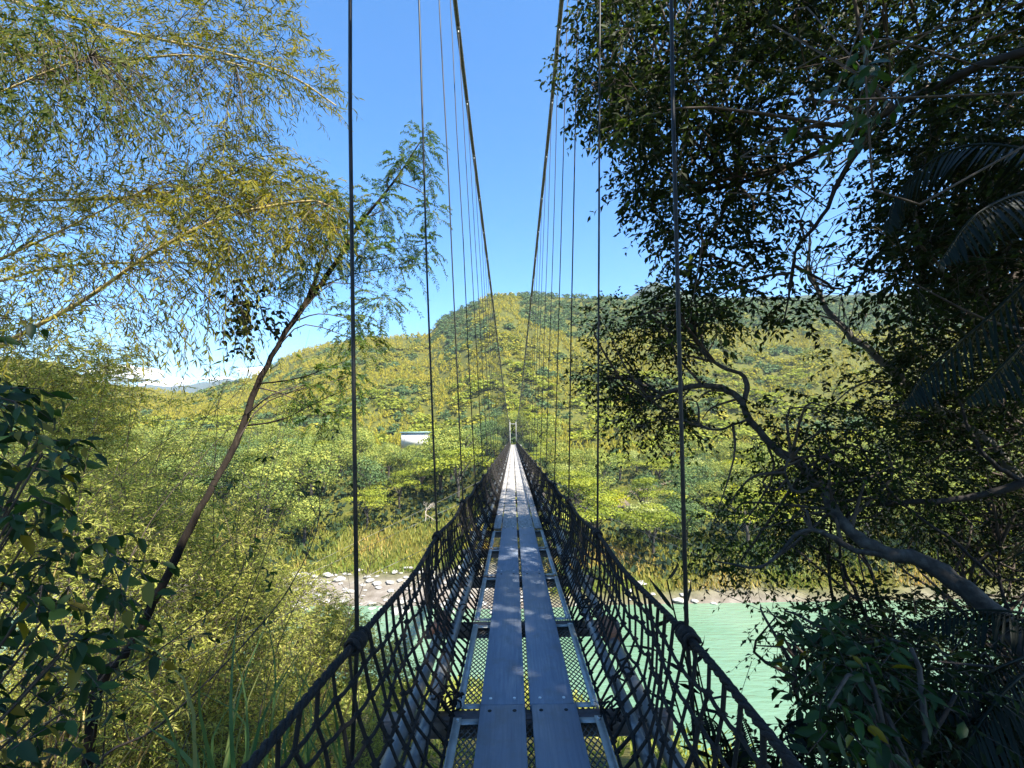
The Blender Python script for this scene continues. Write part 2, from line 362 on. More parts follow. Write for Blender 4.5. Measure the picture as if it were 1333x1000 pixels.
ts = Vector((math.sin(SUN_AZ)*math.cos(SUN_EL), math.cos(SUN_AZ)*math.cos(SUN_EL), math.sin(SUN_EL)))
so.rotation_euler = ts.to_track_quat('Z', 'Y').to_euler(); so.location = (10, -15, 30)
S.view_settings.view_transform = 'Standard'; S.view_settings.look = 'None'; S.view_settings.gamma = 1; S.view_settings.exposure = 2.0
S.cycles.max_bounces = 6; S.cycles.diffuse_bounces = 3; S.cycles.glossy_bounces = 2; S.cycles.transmission_bounces = 3; S.cycles.volume_bounces = 0
S.cycles.use_denoising = True

# ------------------------------------------------------------------ terrain
RIDGE = np.array([(-1400, 430), (-700, 455), (-200, 462), (0, 468), (70, 474), (130, 505), (250, 515), (330, 494), (385, 460), (430, 449), (480, 441), (555, 437), (575, 417), (600, 403), (640, 388), (700, 384), (760, 387), (815, 388), (880, 392), (1000, 393), (1100, 391), (1140, 392), (1333, 385), (1800, 400), (2600, 440)], float)
def px_dir(px, py):
    d = _f[None]+((px-666.5)/FPX)[:, None]*_r+((500-py)/FPX)[:, None]*_u
    return d[:, 0]/d[:, 1], d[:, 2]/d[:, 1]
RIDGE[:, 1] -= 7
RAZ, RSL = px_dir(RIDGE[:, 0], RIDGE[:, 1])
YR = 450.0
def vnoise(x, y, s, seed=0):
    return np.array([noise.noise(Vector((a*s, b*s, seed))) for a, b in zip(np.ravel(x), np.ravel(y))]).reshape(np.shape(x))
def far_z(x, y, detail=True):
    x = np.asarray(x, float); y = np.asarray(y, float); az = x/np.maximum(y, 1)
    ctr = np.exp(-(x/9.0)**2)
    left = np.interp(y, [50, 57, 60, 67, 74, 82, 92, 110, 150, 200, 260], [-24, -21.4, -20.7, -19.7, -18.2, -14.5, -10.5, -8, -4.5, -1.0, 11])
    right = np.interp(y, [50, 58, 62, 66, 71, 82, 100, 140, 200, 260], [-24, -21.5, -20.3, -18.6, -16, -15, -14, -12, -5, 10])
    cen = np.interp(y, [50, 59, 62, 69, 75, 84, 90, 95, 110, 150, 200, 260], [-24, -20.9, -20, -18.5, -15.5, -6, -1.6, -.6, .3, 2, 5, 14])
    s = 1/(1+np.exp(-x/6))
    base = (left*(1-s)+right*s)*(1-ctr)+cen*ctr
    Rz = YR*np.interp(az, RAZ, RSL)+1.55-5
    t = np.clip((y-215)/(YR-215), 0, 1)
    hill = (1-t)*np.interp(y, [215, 450], [1, 1])+Rz*t**1.02
    # the spur that comes down towards the bridge, gullies beside it
    hill = hill+np.sin(t*math.pi)*(13*np.exp(-((az+.015)/.07)**2)-8*np.exp(-((az-.16)/.08)**2)+8*np.exp(-((az-.42)/.12)**2)-5*np.exp(-((az+.17)/.06)**2))
    b = np.clip((y-200)/60, 0, 1); b = b*b*(3-2*b)
    z = base*(1-b)+hill*b
    back = np.clip((y-YR)/500, 0, 1)
    z = np.where(y > YR, Rz*(1-back)**1.5-6*back, z)
    if detail:
        z = z+vnoise(x, y, .03, 1)*np.clip((y-75)/60, 0, 1)*2.2+vnoise(x, y, .012, 5)*5*np.sin(np.clip((y-170)/280, 0, 1)*math.pi)
    return z
def grid_obj(name, X, Y, Z, m, tint, k):
    mb = MB(); n, c = X.shape
    i = np.arange(n-1)[:, None]*c; j = np.arange(c-1)[None]
    f = np.stack([i+j, i+j+1, i+c+j+1, i+c+j], -1).reshape(-1, 4)
    mb.add(np.stack([X, Y, Z], -1).reshape(-1, 3), f, np.ravel(tint))
    o = mb.build(name, m, smooth=True); return kind(o, k)
ys = np.concatenate([np.arange(50, 80, 1.5), np.arange(80, 200, 4), np.arange(200, 470, 6), [480, 520, 600, 750, 1000, 1800, 4000, 9000]])
azs = np.linspace(-2.4, 2.4, 330)
Yg, Ag = np.meshgrid(ys, azs, indexing='ij'); Xg = Ag*Yg
Zg = far_z(Xg, Yg)
gr = np.clip((np.where(Xg > 4, 65.5, 74)-Yg)/5, 0, 1)+np.clip(vnoise(Xg, Yg, .12, 9)*.6, -.4, .5)*np.clip((78-Yg)/8, 0, 1)
grid_obj('hillside', Xg, Yg, Zg, 'far_ground', np.clip(gr, 0, 1), 'structure')

def shore(x):
    s = np.clip((np.asarray(x, float)-1)/12, 0, 1); s = s*s*(3-2*s)
    return 44-16*s
def near_z(x, y):
    x = np.asarray(x, float); y = np.asarray(y, float)
    t = np.clip((y-1.2)/(shore(x)-1.2), 0, 1.15)
    z = -.75-19.6*t**.92
    side = np.clip((np.abs(x)-2)/8, 0, 1)
    z = z+side*np.clip(1-t, 0, 1)*1.0*np.where(y < 1.2, 1, .6)
    return np.where(y < 1.2, -.75+side*1.0-(y-1.2)*.06, z)+vnoise(x, y, .35, 2)*.25
xs = np.linspace(-70, 70, 141); yn = np.concatenate([[-300, -150, -60], np.arange(-20, 50, .8)])
Yg, Xg = np.meshgrid(yn, xs, indexing='ij')
grid_obj('riverbank', Xg, Yg, near_z(Xg, Yg), 'bank_ground', np.clip((Yg-shore(Xg)+2.5)/2, 0, 1), 'structure')
mb = MB(); xw = np.linspace(-900, 900, 3); yw = np.array([-6.0, 30, 76])
Yg, Xg = np.meshgrid(yw, xw, indexing='ij'); grid_obj('water', Xg, Yg, Yg*0-20.2, 'water', Yg*0, 'structure')

# blue ridge far to the right, and distant mountains on the left
def far_ridge(name, pts, D, depth, m, rough, wide=6):
    p = np.array(pts, float); az, sl = px_dir(p[:, 0], p[:, 1])
    a = np.linspace(az[0], az[-1], 160); tt = np.linspace(-1, 1, 15)
    A, T = np.meshgrid(a, tt, indexing='xy'); Yy = D+T*depth; Xx = A*Yy
    H = np.interp(A, az, sl)*D+1.55
    H = H*(1-np.abs(T)**1.3)+(-8)*np.abs(T)**1.3
    H = H+vnoise(Xx, Yy, rough, 3)*wide*(1-np.abs(T))**.5+vnoise(Xx, Yy, rough*3, 4)*wide*.5
    return grid_obj(name, Xx, Yy, H, m, H*0, 'structure'), (az, sl)
far_ridge('mountain', [(690, 440), (760, 410), (815, 391), (838, 375), (853, 367), (870, 372), (900, 384), (960, 388), (1050, 384), (1120, 384), (1180, 380), (1300, 368), (1500, 360), (1900, 420)], 1000, 380, 'mountain_ground', .012, 7)
far_ridge('mountain', [(-500, 470), (-200, 500), (60, 500), (150, 498), (230, 506), (290, 494), (340, 500), (400, 497), (470, 520), (560, 560)], 3300, 1100, 'mountain_ground', .003, 40)

# ------------------------------------------------------------------ the bridge
LEN = 90.0
bridge = thing('suspension_bridge', 'long narrow suspension footbridge with grey planks and black rope nets crossing the green river', 'bridge')
cab_y = np.array([-6, -2, 0, 4, 10, 21, 41, 60, 75, 84, 90, 96.0])
cab_h = np.array([12.6, 11.9, 11.6, 11.0, 10.1, 8.2, 5.45, 3.55, 2.75, 2.8, 3.1, 1.5])+1.55
cab_s = np.array([.85, .95, 1.0, 1.22, 1.27, 1.12, .95, .82, .72, .66, .62, .62])
def cable(y, sgn):
    y = np.asarray(y, float)
    return np.stack([sgn*np.interp(y, cab_y, cab_s), y, np.interp(y, cab_y, cab_h)], -1)
# smooth the sag
yy = np.linspace(-6, 90, 97); k = np.ones(9)/9
def smooth(v): return np.convolve(np.pad(v, 4, mode='reflect', reflect_type='odd'), k, 'valid')
hh, ss = smooth(np.interp(yy, cab_y, cab_h)), smooth(np.interp(yy, cab_y, cab_s))
cab_y = np.append(yy, 97.0); cab_h = np.append(hh, .5); cab_s = np.append(ss, .62)
HY = 2.06+2.06*np.arange(43)
RAILX, RAILZ = .69, .70
def rail_x(y, sgn=1): y = np.asarray(y, float); return (.735 if sgn < 0 else .665)+(.17 if sgn < 0 else .04)*np.clip((2.06-y)/2, 0, 1.5)-.1*np.clip(y/90, 0, 1)
def rail(y, sgn):
    y = np.asarray(y, float); ph = (y/2.06) % 1
    return np.stack([sgn*(rail_x(y, sgn)-.02*np.sin(ph*math.pi)**2), y, RAILZ-.02*np.sin(ph*math.pi)**2+0*y], -1)
clampmb = MB(); box(clampmb, (-.05, -.06, -.06), (.05, .06, .06), bev=.02); box(clampmb, (-.02, -.03, -.16), (.02, .03, -.055), bev=.008)
clampme = clampmb.mesh('cable_clamp', 'clamp')
knobmb = MB()
_th = np.linspace(-1, 1, 9); tube(knobmb, np.stack([0*_th, 0*_th, .042*_th], -1), .043*np.sqrt(np.clip(1-_th**2, .06, 1)), 10)
_a = np.linspace(0, 9*math.pi, 60); tube(knobmb, np.stack([.03*np.cos(_a), np.linspace(-.07, .07, 60), .03*np.sin(_a)], -1), .009, 5)
knobme = knobmb.mesh('rope_knob', 'rope', True)
_b = MB(); tube(_b, np.array([[0, 0, -.006], [0, 0, .004]]), .009, 8); boltme = _b.mesh('bolt', 'bolt')
_b = MB(); tube(_b, np.array([[0, 0, -.006], [0, 0, .002]]), .0115, 8); holeme = _b.mesh('bolt_hole', 'hole')
def put(nm, me, par, loc):
    o = bpy.data.objects.new(nm, me); COL.objects.link(o); o.parent = par; o.location = loc; return o
for sgn in (-1, 1):
    # main cable: three strands lying side by side
    mb = MB(); q = cable(np.linspace(-6, 90, 130), sgn)
    for k_, (dx, dz) in enumerate(((-.028, 0), (.028, 0), (0, .046))):
        tube(mb, q+np.array([dx, 0, dz]), .027, 6)
    mc = mb.build('main_cable', 'cable', bridge, True)
    for i, y in enumerate(HY):
        top = cable(y, sgn); kn = rail(y, sgn); b = np.array([sgn*(.72-.1*min(y/90, 1)), y, -.12])
        b[0] = sgn*(rail_x(y, sgn)+.02)
        r = .0095
        mb = MB(); q = resample([top, kn], 6); q[1:-1] += rng.normal(size=(4, 3))*[.008, .004, 0]
        tube(mb, np.vstack([q, b[None]]), r, 6)
        h = mb.build('hanger', 'hanger', bridge, True)
        c = bpy.data.objects.new('cable_clamp', clampme); COL.objects.link(c); c.parent = mc; c.location = top
        c = bpy.data.objects.new('rope_knob', knobme); COL.objects.link(c); c.parent = h; c.location = kn
    # hand rope: three twisted strands near, single beyond
    mb = MB()
    y = np.linspace(-1.5, 16, 700); q = rail(y, sgn); a = y*46
    for k_ in range(3):
        o = np.stack([np.cos(a+k_*2.094), 0*a, np.sin(a+k_*2.094)], -1)*.0085
        tube(mb, q+o, .0098, 5)
    tube(mb, rail(np.linspace(16, 90, 220), sgn), .018, 6)
    mb.build('hand_rope', 'rope', bridge, True)
    # rope net
    mb = MB()
    rows = 7
    def net_pt(y, v):
        top = rail(y, sgn); rx = 0
        bot = np.stack([sgn*(.435+0*y), y, -.03+0*y], -1)
        vv = v[..., None] if np.ndim(v) else v
        p = top*(1-vv)+bot*vv
        bul = np.sin(v*math.pi)*(.075+.03*np.sin(y*2.1+sgn)+.02*np.sin(y*5.3))
        p[..., 0] += sgn*bul
        p[..., 1] += .16*v*np.sin(y*.7+1)*.5+.05*np.sin(y*3.1+v*5)*v*(1-v)*2
        p[..., 2] += .025*np.sin(y*4.3+v*9+sgn)*np.sin(v*math.pi)-.03*np.sin(v*math.pi)
        return p
    for (y0, y1, dy, rr, sd, kn) in ((-.6, 10, .122, .0086, 5, True), (10, 26, .125, .0095, 3, True), (26, 90, .14, .0125, 3, False)):
        yk = np.arange(y0, y1+1e-6, dy); nv = rows if dy < .15 else 7
        V, Y_ = np.meshgrid(np.linspace(0, 1, nv+1), yk)
        if y1 < 20:
            Y_ = Y_+rng.normal(size=Y_.shape)*.012; V = np.clip(V+rng.normal(size=V.shape)*.012*(V > .01)*(V < .99), 0, 1)
        G = net_pt(Y_.ravel(), V.ravel()).reshape(*Y_.shape, 3)
        A = G[:, :-1].reshape(-1, 3); B = G[:, 1:].reshape(-1, 3); sticks(mb, A, B, rr*rng.uniform(.75, 1.15, len(A)), sd)
        Gs = G
        A = G[:-1, 1:].reshape(-1, 3); B = G[1:, 1:].reshape(-1, 3); sag = (A+B)/2-[0, 0, .008 if y1 < 20 else 0]
        if y1 < 20: sticks(mb, A, sag, rr, sd); sticks(mb, sag, B, rr, sd)
        else: sticks(mb, A, B, rr, sd)
        if kn: blobs(mb, G.reshape(-1, 3), rr*2.3*rng.uniform(.8, 1.3, G.shape[0]*G.shape[1]))
    # loose lashing tangles where the net is tied to the deck
    for yb in 1.5+1.3*np.arange(9):
        for _ in range(3):
            a = np.linspace(0, rng.uniform(6, 14), 26); c0 = net_pt(np.array([yb+rng.normal()*.08]), np.array([rng.uniform(.7, .98)]))[0]
            tube(mb, c0+np.stack([.045*np.cos(a)+.02*rng.normal(), .05*np.sin(a*.7), .05*np.sin(a*1.1)], -1)+rng.normal(size=(26, 3))*.008, .006, 4)
    mb.build('safety_net', 'net', bridge)
    # pipes beside the deck
    for x0, rad, z0 in ((.655, .041, .055), (.545, .036, .05)):
        mb = MB(); y = np.linspace(-1.5, 88, 60); tube(mb, np.stack([sgn*(x0-.08*y/90+.008*np.sin(y)), y, z0+.015*np.sin(y*1.9+x0*9)], -1), rad, 12)
        for yj in np.arange(2.1, 60, 4.1): tube(mb, np.array([[sgn*(x0-.08*yj/90), yj+d, z0] for d in (-.05, .05)]), rad+.007, 12)
        pp = mb.build('pipe', 'pipe', bridge, True)
        if x0 > .6:
            mb = MB(); yj = 3.85 if sgn < 0 else 3.7
            tube(mb, np.array([[sgn*x0, yj+d, z0+.012] for d in np.linspace(-.17, .17, 9)]), rad+np.array([.012, .026, .03, .026, .03, .028, .03, .024, .012]), 12, wob=.05)
            mb.build('sleeve', 'sleeve', pp)
    # edge angle
    mb = MB()
    yb = .25+1.3*np.arange(70)
    for y in yb:
        if y > 88: break
        a, b = sorted((sgn*.375, sgn*.412)); box(mb, (a, y+.05, -.03), (b, min(y+1.25, 89.9), -.022)); a, b = sorted((sgn*.412, sgn*.42)); box(mb, (a, y+.05, -.075), (b, min(y+1.25, 89.9), -.022))
        if y < 9:
            a, b = sorted((sgn*.27, sgn*.412))
            for ye in (y+.05, y+1.2): box(mb, (a, ye, -.034), (b, ye+.05, -.031))
    eb = mb.build('edge_bar', 'steel', bridge)
    for y in yb[:8]:
        for d in (.085, 1.215): put('bolt', boltme, eb, (sgn*.393, y+d, -.016))
    # guy wires that run from the deck down to both banks
    for (p0, p1) in (((sgn*.75, 9, -.1), (sgn*11, 2.5, -3.0)), ((sgn*.75, 15, -.1), (sgn*14, 3, -4.2)), ((sgn*.75, 22, -.1), (sgn*17, 4, -6.0)), ((sgn*.75, 70, -.1), (sgn*14, 86, -9.5))):
        a, b = np.array(p0, float), np.array(p1, float); q = resample([a, (a+b)/2-[0, 0, .25], b], 12)
        mb = MB(); tube(mb, q, .005, 5); mb.build('guy_wire', 'clamp', bridge, True)
for i in range(69):
    y = .25+1.3*i
    mb = MB()
    box(mb, (-.82, y-.045, -.045), (.82, y+.045, -.038)); box(mb, (-.82, y-.045, -.13), (.82, y-.038, -.045)); box(mb, (-.82, y-.045, -.137), (.82, y+.03, -.13))
    mb.build('cross_beam', 'beam', bridge)
PL = 2.6
for i in range(34):
    y0 = .25+PL*(i-1); y1 = min(y0+PL-.006, 89.9)
    for sgn in (-1, 1):
        mb = MB(); x0, x1 = (.014, .27); a, b = sorted((sgn*x0, sgn*x1)); j = rng.normal()*.004
        cy = (y0+y1)/2
        box(mb, (a+j, y0-cy, -.022 if i > 3 else -.022), (b+j, y1-cy, .018), bev=.004)
        o = mb.build('plank', 'plank' if y0 < 7 else 'plank_sunlit', bridge); o.location = (0, cy, 0)  # painted sunlit copy takes over where the deck leaves the shade
        if y0 < 9:
            for xx in (.075, .215):
                put('bolt', boltme, o, (sgn*xx, y0+.055-cy, .0185)); put('bolt_hole', holeme, o, (sgn*xx, y1-.06-cy, .0185))
for i in range(32):
    y0 = 8.06+PL*i; y1 = min(y0+PL-.01, 89.9)
    if y0 > 89: break
    for sgn in (-1, 1):
        mb = MB(); a, b = sorted((sgn*.284, sgn*.408)); cy = (y0+y1)/2
        box(mb, (a, y0-cy, -.019), (b, y1-cy, .012+rng.normal()*.003), bev=.003)
        o = mb.build('side_board', 'plank_sunlit', bridge); o.location = (0, cy, 0)
# expanded metal sheet under the planks
mb = MB()
for (y0, y1, dx, dy) in ((-.5, 4.2, .034, .03), (4.2, 9, .045, .045)):
    gx = np.arange(-.40, .401, dx); gy = np.arange(y0, y1, dy)
    A, B = [], []
    for i, y in enumerate(gy[:-1]):
        off = dx/2 if i % 2 else 0
        for s_ in (-1, 1):
            A.append(np.stack([gx+off, gx*0+y, gx*0-.062], -1)); B.append(np.stack([gx+off+s_*dx/2, gx*0+y+dy, gx*0-.062], -1))
    A, B = np.concatenate(A), np.concatenate(B); ok = (np.abs(A[:, 0]) < .41) & (np.abs(B[:, 0]) < .41)
    sticks(mb, A[ok], B[ok], .0042, 3)
mb.build('metal_mesh', 'grating', bridge)
# far portal
for sgn in (-1, 1):
    mb = MB(); box(mb, (sgn*.6-.09, 89.95, -1.5), (sgn*.6+.09, 90.3, 4.4), bev=.02); mb.build('tower_post', 'tower', bridge)
mb = MB(); box(mb, (-.508, 90, 3.9), (.508, 90.25, 4.05), bev=.02); mb.build('tower_beam', 'tower', bridge)
mb = MB(); box(mb, (-1.6, 90.0, -3.5), (1.6, 94, -.1), bev=.05); mb.build('abutment', 'tower', bridge)

# ------------------------------------------------------------------ far bank: rocks, grass, building, track
def lump(r, seed, flat=.6, n=10):
    mb = MB(); th = np.linspace(0.001, math.pi-.001, n); ph = np.linspace(0, 2*math.pi, 2*n, endpoint=False)
    T, H = np.meshgrid(th, ph, indexing='ij'); d = np.stack([np.sin(T)*np.cos(H), np.sin(T)*np.sin(H), np.cos(T)], -1).reshape(-1, 3)
    k_ = np.array([noise.noise(Vector(p*1.6)+Vector((seed, 0, 0)))*.4+noise.noise(Vector(p*4)+Vector((0, seed, 0)))*.13 for p in d])
    v = d*(1+k_)[:, None]*r*[1.25, 1, flat]
    i = np.arange(n-1)[:, None]*2*n; j = np.arange(2*n)[None]; j2 = (j+1) % (2*n)
    mb.add(v, np.stack([i+j, i+2*n+j, i+2*n+j2, i+j2], -1).reshape(-1, 4)); return mb
rockme = [lump(1, s*7.3+1, .38, 10).mesh('boulder', 'rock') for s in range(6)]
spots = []
while len(spots) < 165:
    x = rng.uniform(-34, 26); y = rng.uniform(60.5, 73)
    if x > 2 and rng.random() < .3: continue
    if x > -2 and (y < 62 or y > 67): continue
    r = rng.uniform(.2, .62)*(2.3 if rng.random() < .22 else 1)*(1 if x < 2 else .7)
    if all((x-a)**2+(y-b)**2 > (1.15*(r+c))**2 for a, b, c in spots): spots.append((x, y, r))
for x, y, r in spots:
    o = bpy.data.objects.new('boulder', rockme[rng.integers(6)]); COL.objects.link(o)
    o.location = (x, y, max(float(far_z(x, y)), -20.4)+r*.15); o.scale = (r,)*3; o.rotation_euler = (rng.uniform(-.2, .2), 0, rng.uniform(0, 6.3))
    L_ = x < 2
    o['label'] = ('one of the pale boulders in the shallows left of the bridge' if y < 65 else 'one of the pale boulders on the gravel shore left of the bridge') if L_ else 'one of the brownish boulders on the earthy shore right of the bridge'
    o['category'] = 'boulder'; o['group'] = 'boulders along the left far shore' if L_ else 'boulders along the right far shore'
# dry grass above the gravel (stuff)
mb = MB()
n = 22000; x = rng.uniform(-60, 75, n); y = rng.uniform(71.5, 86, n); y = np.where(x > 1, y-7.3, y); keep = (rng.random(n) < np.clip(1.1-(y-72)/20, .2, 1)) & (np.abs(x) > .9); x, y = x[keep], y[keep]
z = far_z(x, y); n = len(x); d = rnd(n)*.5+[0, 0, 1]
leaves(mb, np.stack([x, y, z-.1], -1), d, rnd(n), rng.uniform(.6, 1.6, n), rng.uniform(.1, .22, n), np.clip(vnoise(x, y, .12, 4)*.8+.28+rng.normal(size=n)*.15, 0, 1))
kind(mb.build('dry_grass', 'dry_grass'), 'stuff')
# white building
bp_ = P(541, 568, 185)
bz = float(far_z(bp_[0], 185)); bpz = bp_[2]
bl = thing('white_building', 'small white building with a flat pale blue-green roof among the trees across the river', 'building', (bp_[0], 185, bpz))
bl.scale = (.8, .8, .5); bl.location.z -= .5
mb = MB(); box(mb, (-6.2, -4, -9), (6.2, 4, 3.6)); mb.build('wall', 'wall', bl)
mb = MB(); box(mb, (-6.7, -4.7, 3.6), (6.9, 4.6, 4.5), bev=.15); mb.build('roof', 'roof', bl)
# dirt track
mb = MB(); q = PP([(800, 668, 92), (812, 650, 100), (806, 640, 108), (822, 632, 118), (850, 627, 126), (880, 626, 130)])
q = resample(q, 24); q[:, 2] = far_z(q[:, 0], q[:, 1])+.35
wd = np.gradient(q, axis=0); pr = norm(np.stack([-wd[:, 1], wd[:, 0], 0*wd[:, 0]], -1))*1.5
v = np.concatenate([q-pr, q+pr]); i = np.arange(23); mb.add(v, np.stack([i, i+1, 25+i, 24+i], -1)); kind(mb.build('dirt_path', 'earth'), 'structure')

# ------------------------------------------------------------------ far trees
def crown(kind_, nq, seed):
    """leaf clumps over lobes; unit-ish crown, base at z=0, height about 1"""
    r_ = np.random.default_rng(seed); mb = MB()
    nl = {'round': 9, 'acacia': 10, 'plume': 8, 'sparse': 8}[kind_]
    C, Rr = [], []
    for i in range(nl):
        a = r_.uniform(0, 6.283); 
        if kind_ == 'round': rad = r_.uniform(.05, .33); z = r_.uniform(.35, .82)-rad*.35; rr = r_.uniform(.15, .25); sq = .85
        elif kind_ == 'acacia': rad = r_.uniform(.05, .55); z = .82-rad*.38+r_.uniform(-.16, .06); rr = r_.uniform(.16, .28); sq = .38
        elif kind_ == 'plume': rad = r_.uniform(.02, .25); z = r_.uniform(.3, .9); rr = r_.uniform(.1, .16); sq = 1.7
        else: rad = r_.uniform(.05, .35); z = r_.uniform(.35, .9); rr = r_.uniform(.12, .22); sq = .8
        C.append((rad*math.cos(a), rad*math.sin(a), z)); Rr.append((rr, sq))
    C = np.array(C); per = nq//nl; pos = []; nor = []
    for c, (rr, sq) in zip(C, Rr):
        d = r_.normal(size=(per, 3)); d /= np.linalg.norm(d, axis=1)[:, None]; d[:, 2] = np.where(d[:, 2] < -.3, -d[:, 2]*.6, d[:, 2])
        k_ = r_.uniform(.8, 1.1, per)[:, None]
        pos.append(c+d*k_*[rr, rr, rr*sq]); nor.append(d/[1, 1, sq])
    pos = np.concatenate(pos); nor = np.concatenate(nor); n = len(pos)
    nn = nor/np.linalg.norm(nor, axis=1)[:, None]+r_.normal(size=(n, 3))*.38; nn /= np.linalg.norm(nn, axis=1)[:, None]
    t1 = np.cross(nn, r_.normal(size=(n, 3))); t1 /= np.linalg.norm(t1, axis=1)[:, None]
    if kind_ == 'plume': t1 = t1*.5+[0, 0, 1]; t1 /= np.linalg.norm(t1, axis=1)[:, None]
    t2 = np.cross(nn, t1)
    s1 = (.6/math.sqrt(nq)*1.15)*r_.uniform(.6, 1.5, n)[:, None]; s2 = s1*(.45 if kind_ == 'plume' else .75)
    v = np.stack([pos-t1*s1, pos+t2*s2+nn*s1*.2, pos+t1*s1, pos-t2*s2-nn*s1*.2], 1)
    lob = np.repeat(r_.uniform(-.2, .2, nl), per)
    tint = np.clip(.5+lob+r_.normal(size=n)*.16, 0, 1)
    return v, tint
def crown_mesh(name, kind_, nq, seed, m):
    v, t = crown(kind_, nq, seed); mb = MB(); n = len(v)
    mb.add(v.reshape(-1, 3), np.arange(4*n).reshape(n, 4), np.repeat(t, 4)); return mb.mesh(name, m)
def trunk_mesh(seed, m='bark_grey'):
    r_ = np.random.default_rng(seed); mb = MB()
    tube(mb, resample([(0, 0, -.08), (.01, .01, .25), (r_.normal()*.03, r_.normal()*.03, .55)], 8), np.linspace(.028, .012, 8), 6)
    for _ in range(6):
        a = r_.uniform(0, 6.28); tube(mb, resample([(0, 0, r_.uniform(.2, .4)), (.12*math.cos(a), .12*math.sin(a), .5), (.28*math.cos(a), .28*math.sin(a), r_.uniform(.62, .8))], 6), np.linspace(.013, .003, 6), 5)
    return mb.mesh('trunk', m)
KIND = {}
def addkind(key, kd, m, name, lab, nq, h, wd): KIND[key] = dict(c=[crown_mesh('crown', kd, nq, 31+7*i+len(KIND)*101, m) for i in range(4)], t=[trunk_mesh(5+i) for i in range(2)], name=name, lab=lab, h=h, w=wd)
addkind('round', 'round', 'valley_green', 'round_tree', 'rounded olive green tree', 3000, (7.5, 14), 1.15)
addkind('acacia', 'acacia', 'far_acacia', 'flat_topped_tree', 'flat layered yellow-green tree', 2300, (7, 11), 1.2)
addkind('bright', 'round', 'far_bright', 'bright_tree', 'bright lime yellow tree', 1400, (5, 7.5), 1.2)
addkind('dark', 'round', 'far_dark', 'dark_tree', 'dark blue-green dense tree', 2000, (7.5, 11), 1.15)
addkind('silver', 'round', 'far_silver', 'silvery_tree', 'silvery grey-green bushy tree', 1900, (6, 9), 1.25)
bare = MB()
def grow(mb, p, d, l, r, dep):
    q = p+d*l; tube(mb, resample([p, (p+q)/2+rng.normal(size=3)*l*.06, q], 4), np.linspace(r, r*.6, 4), 4, cap=False)
    if dep:
        for _ in range(3 if dep > 1 else 4): grow(mb, q-d*l*rng.uniform(0, .35), norm(d+rng.normal(size=3)*.55+[0, 0, .12]), l*rng.uniform(.55, .8), r*.6, dep-1)
grow(bare, np.zeros(3), np.array([.05, 0, 1.]), .3, .018, 4)
bareme = bare.mesh('branches', 'twig_pale')

def zone(px, y):
    if px < 395: return 'behind the leaning tree across the river'
    if px < 500: return 'on the far bank behind the gravel shore'
    if px < 575: return 'on the far bank below the white building' if y < 175 else 'beside the white building'
    if px < 665: return 'on the far bank just left of the bridge'
    if px < 760: return 'on the far bank just right of the bridge'
    if px < 900: return 'near the dirt path across the river'
    return 'on the far bank beyond the gnarled tree'
def to_px(p):
    d = np.asarray(p)-CAM; k_ = d@_f
    return 666.5+FPX*(d@_r)/k_, 500-FPX*(d@_u)/k_
def plant(key, x, y, h=None, wd=None, label=None):
    K = KIND[key]; z = float(far_z(x, y)); h = h or rng.uniform(*K['h']); wd = wd or K['w']
    px, _ = to_px((x, y, z+h*.6))
    t = thing(K['name'], label or f"{K['lab']} {zone(px, y)}", 'tree', (x, y, z), None if label else f"{K['lab']}s {zone(px, y)}")
    t.scale = (h*wd, h*wd, h); t.rotation_euler = (0, 0, rng.uniform(0, 6.28))
    for nm, me in (('crown', random.choice(K['c'])), ('trunk', random.choice(K['t']))):
        o = bpy.data.objects.new(nm, me); COL.objects.link(o); o.parent = t
pts = []
def free(x, y, d): return all((x-a)**2+(y-b)**2 > d*d for a, b in pts)
def clear(x, y):
    px, py = to_px((x, y, float(far_z(x, y))+4))
    if abs(x) < 3.2 and y < 103: return False
    if 785 < px < 885 and 96 < y < 132: return False
    if 500 < px < 580 and y > 165: return False
    return True
special = [('bright', 947, 600, 120, 8.5, 1.5, 'brightest lime yellow tree beyond the gnarled branch'), ('acacia', 858, 622, 128, 8, 1.7, 'flat topped yellow-green tree spreading above the dirt path'),
           ('acacia', 805, 590, 140, 9, 1.7, 'wide flat topped tree under the dark hollow right of bridge'), ('silver', 842, 700, 78, 6.5, 1.4, 'silvery grey-green tree low by the shore right of bridge'),
           ('bright', 795, 660, 88, 6.5, 1.1, 'yellow tree just left of the foot of the dirt path')]
for key, px, py, y, h, wd, lab in special:
    x = P(px, py, y)[0]; pts.append((x, y)); plant(key, x, y, h, wd, lab)
px_ = P(553, 668, 84); t = thing('bare_tree', 'leafless pale branched tree on the far bank left of the bridge', 'tree', (px_[0], 84, float(far_z(px_[0], 84)))); t.scale = (6.5,)*3
o = bpy.data.objects.new('branches', bareme); COL.objects.link(o); o.parent = t; pts.append((px_[0], 84))
tries = 0; nfar = 0
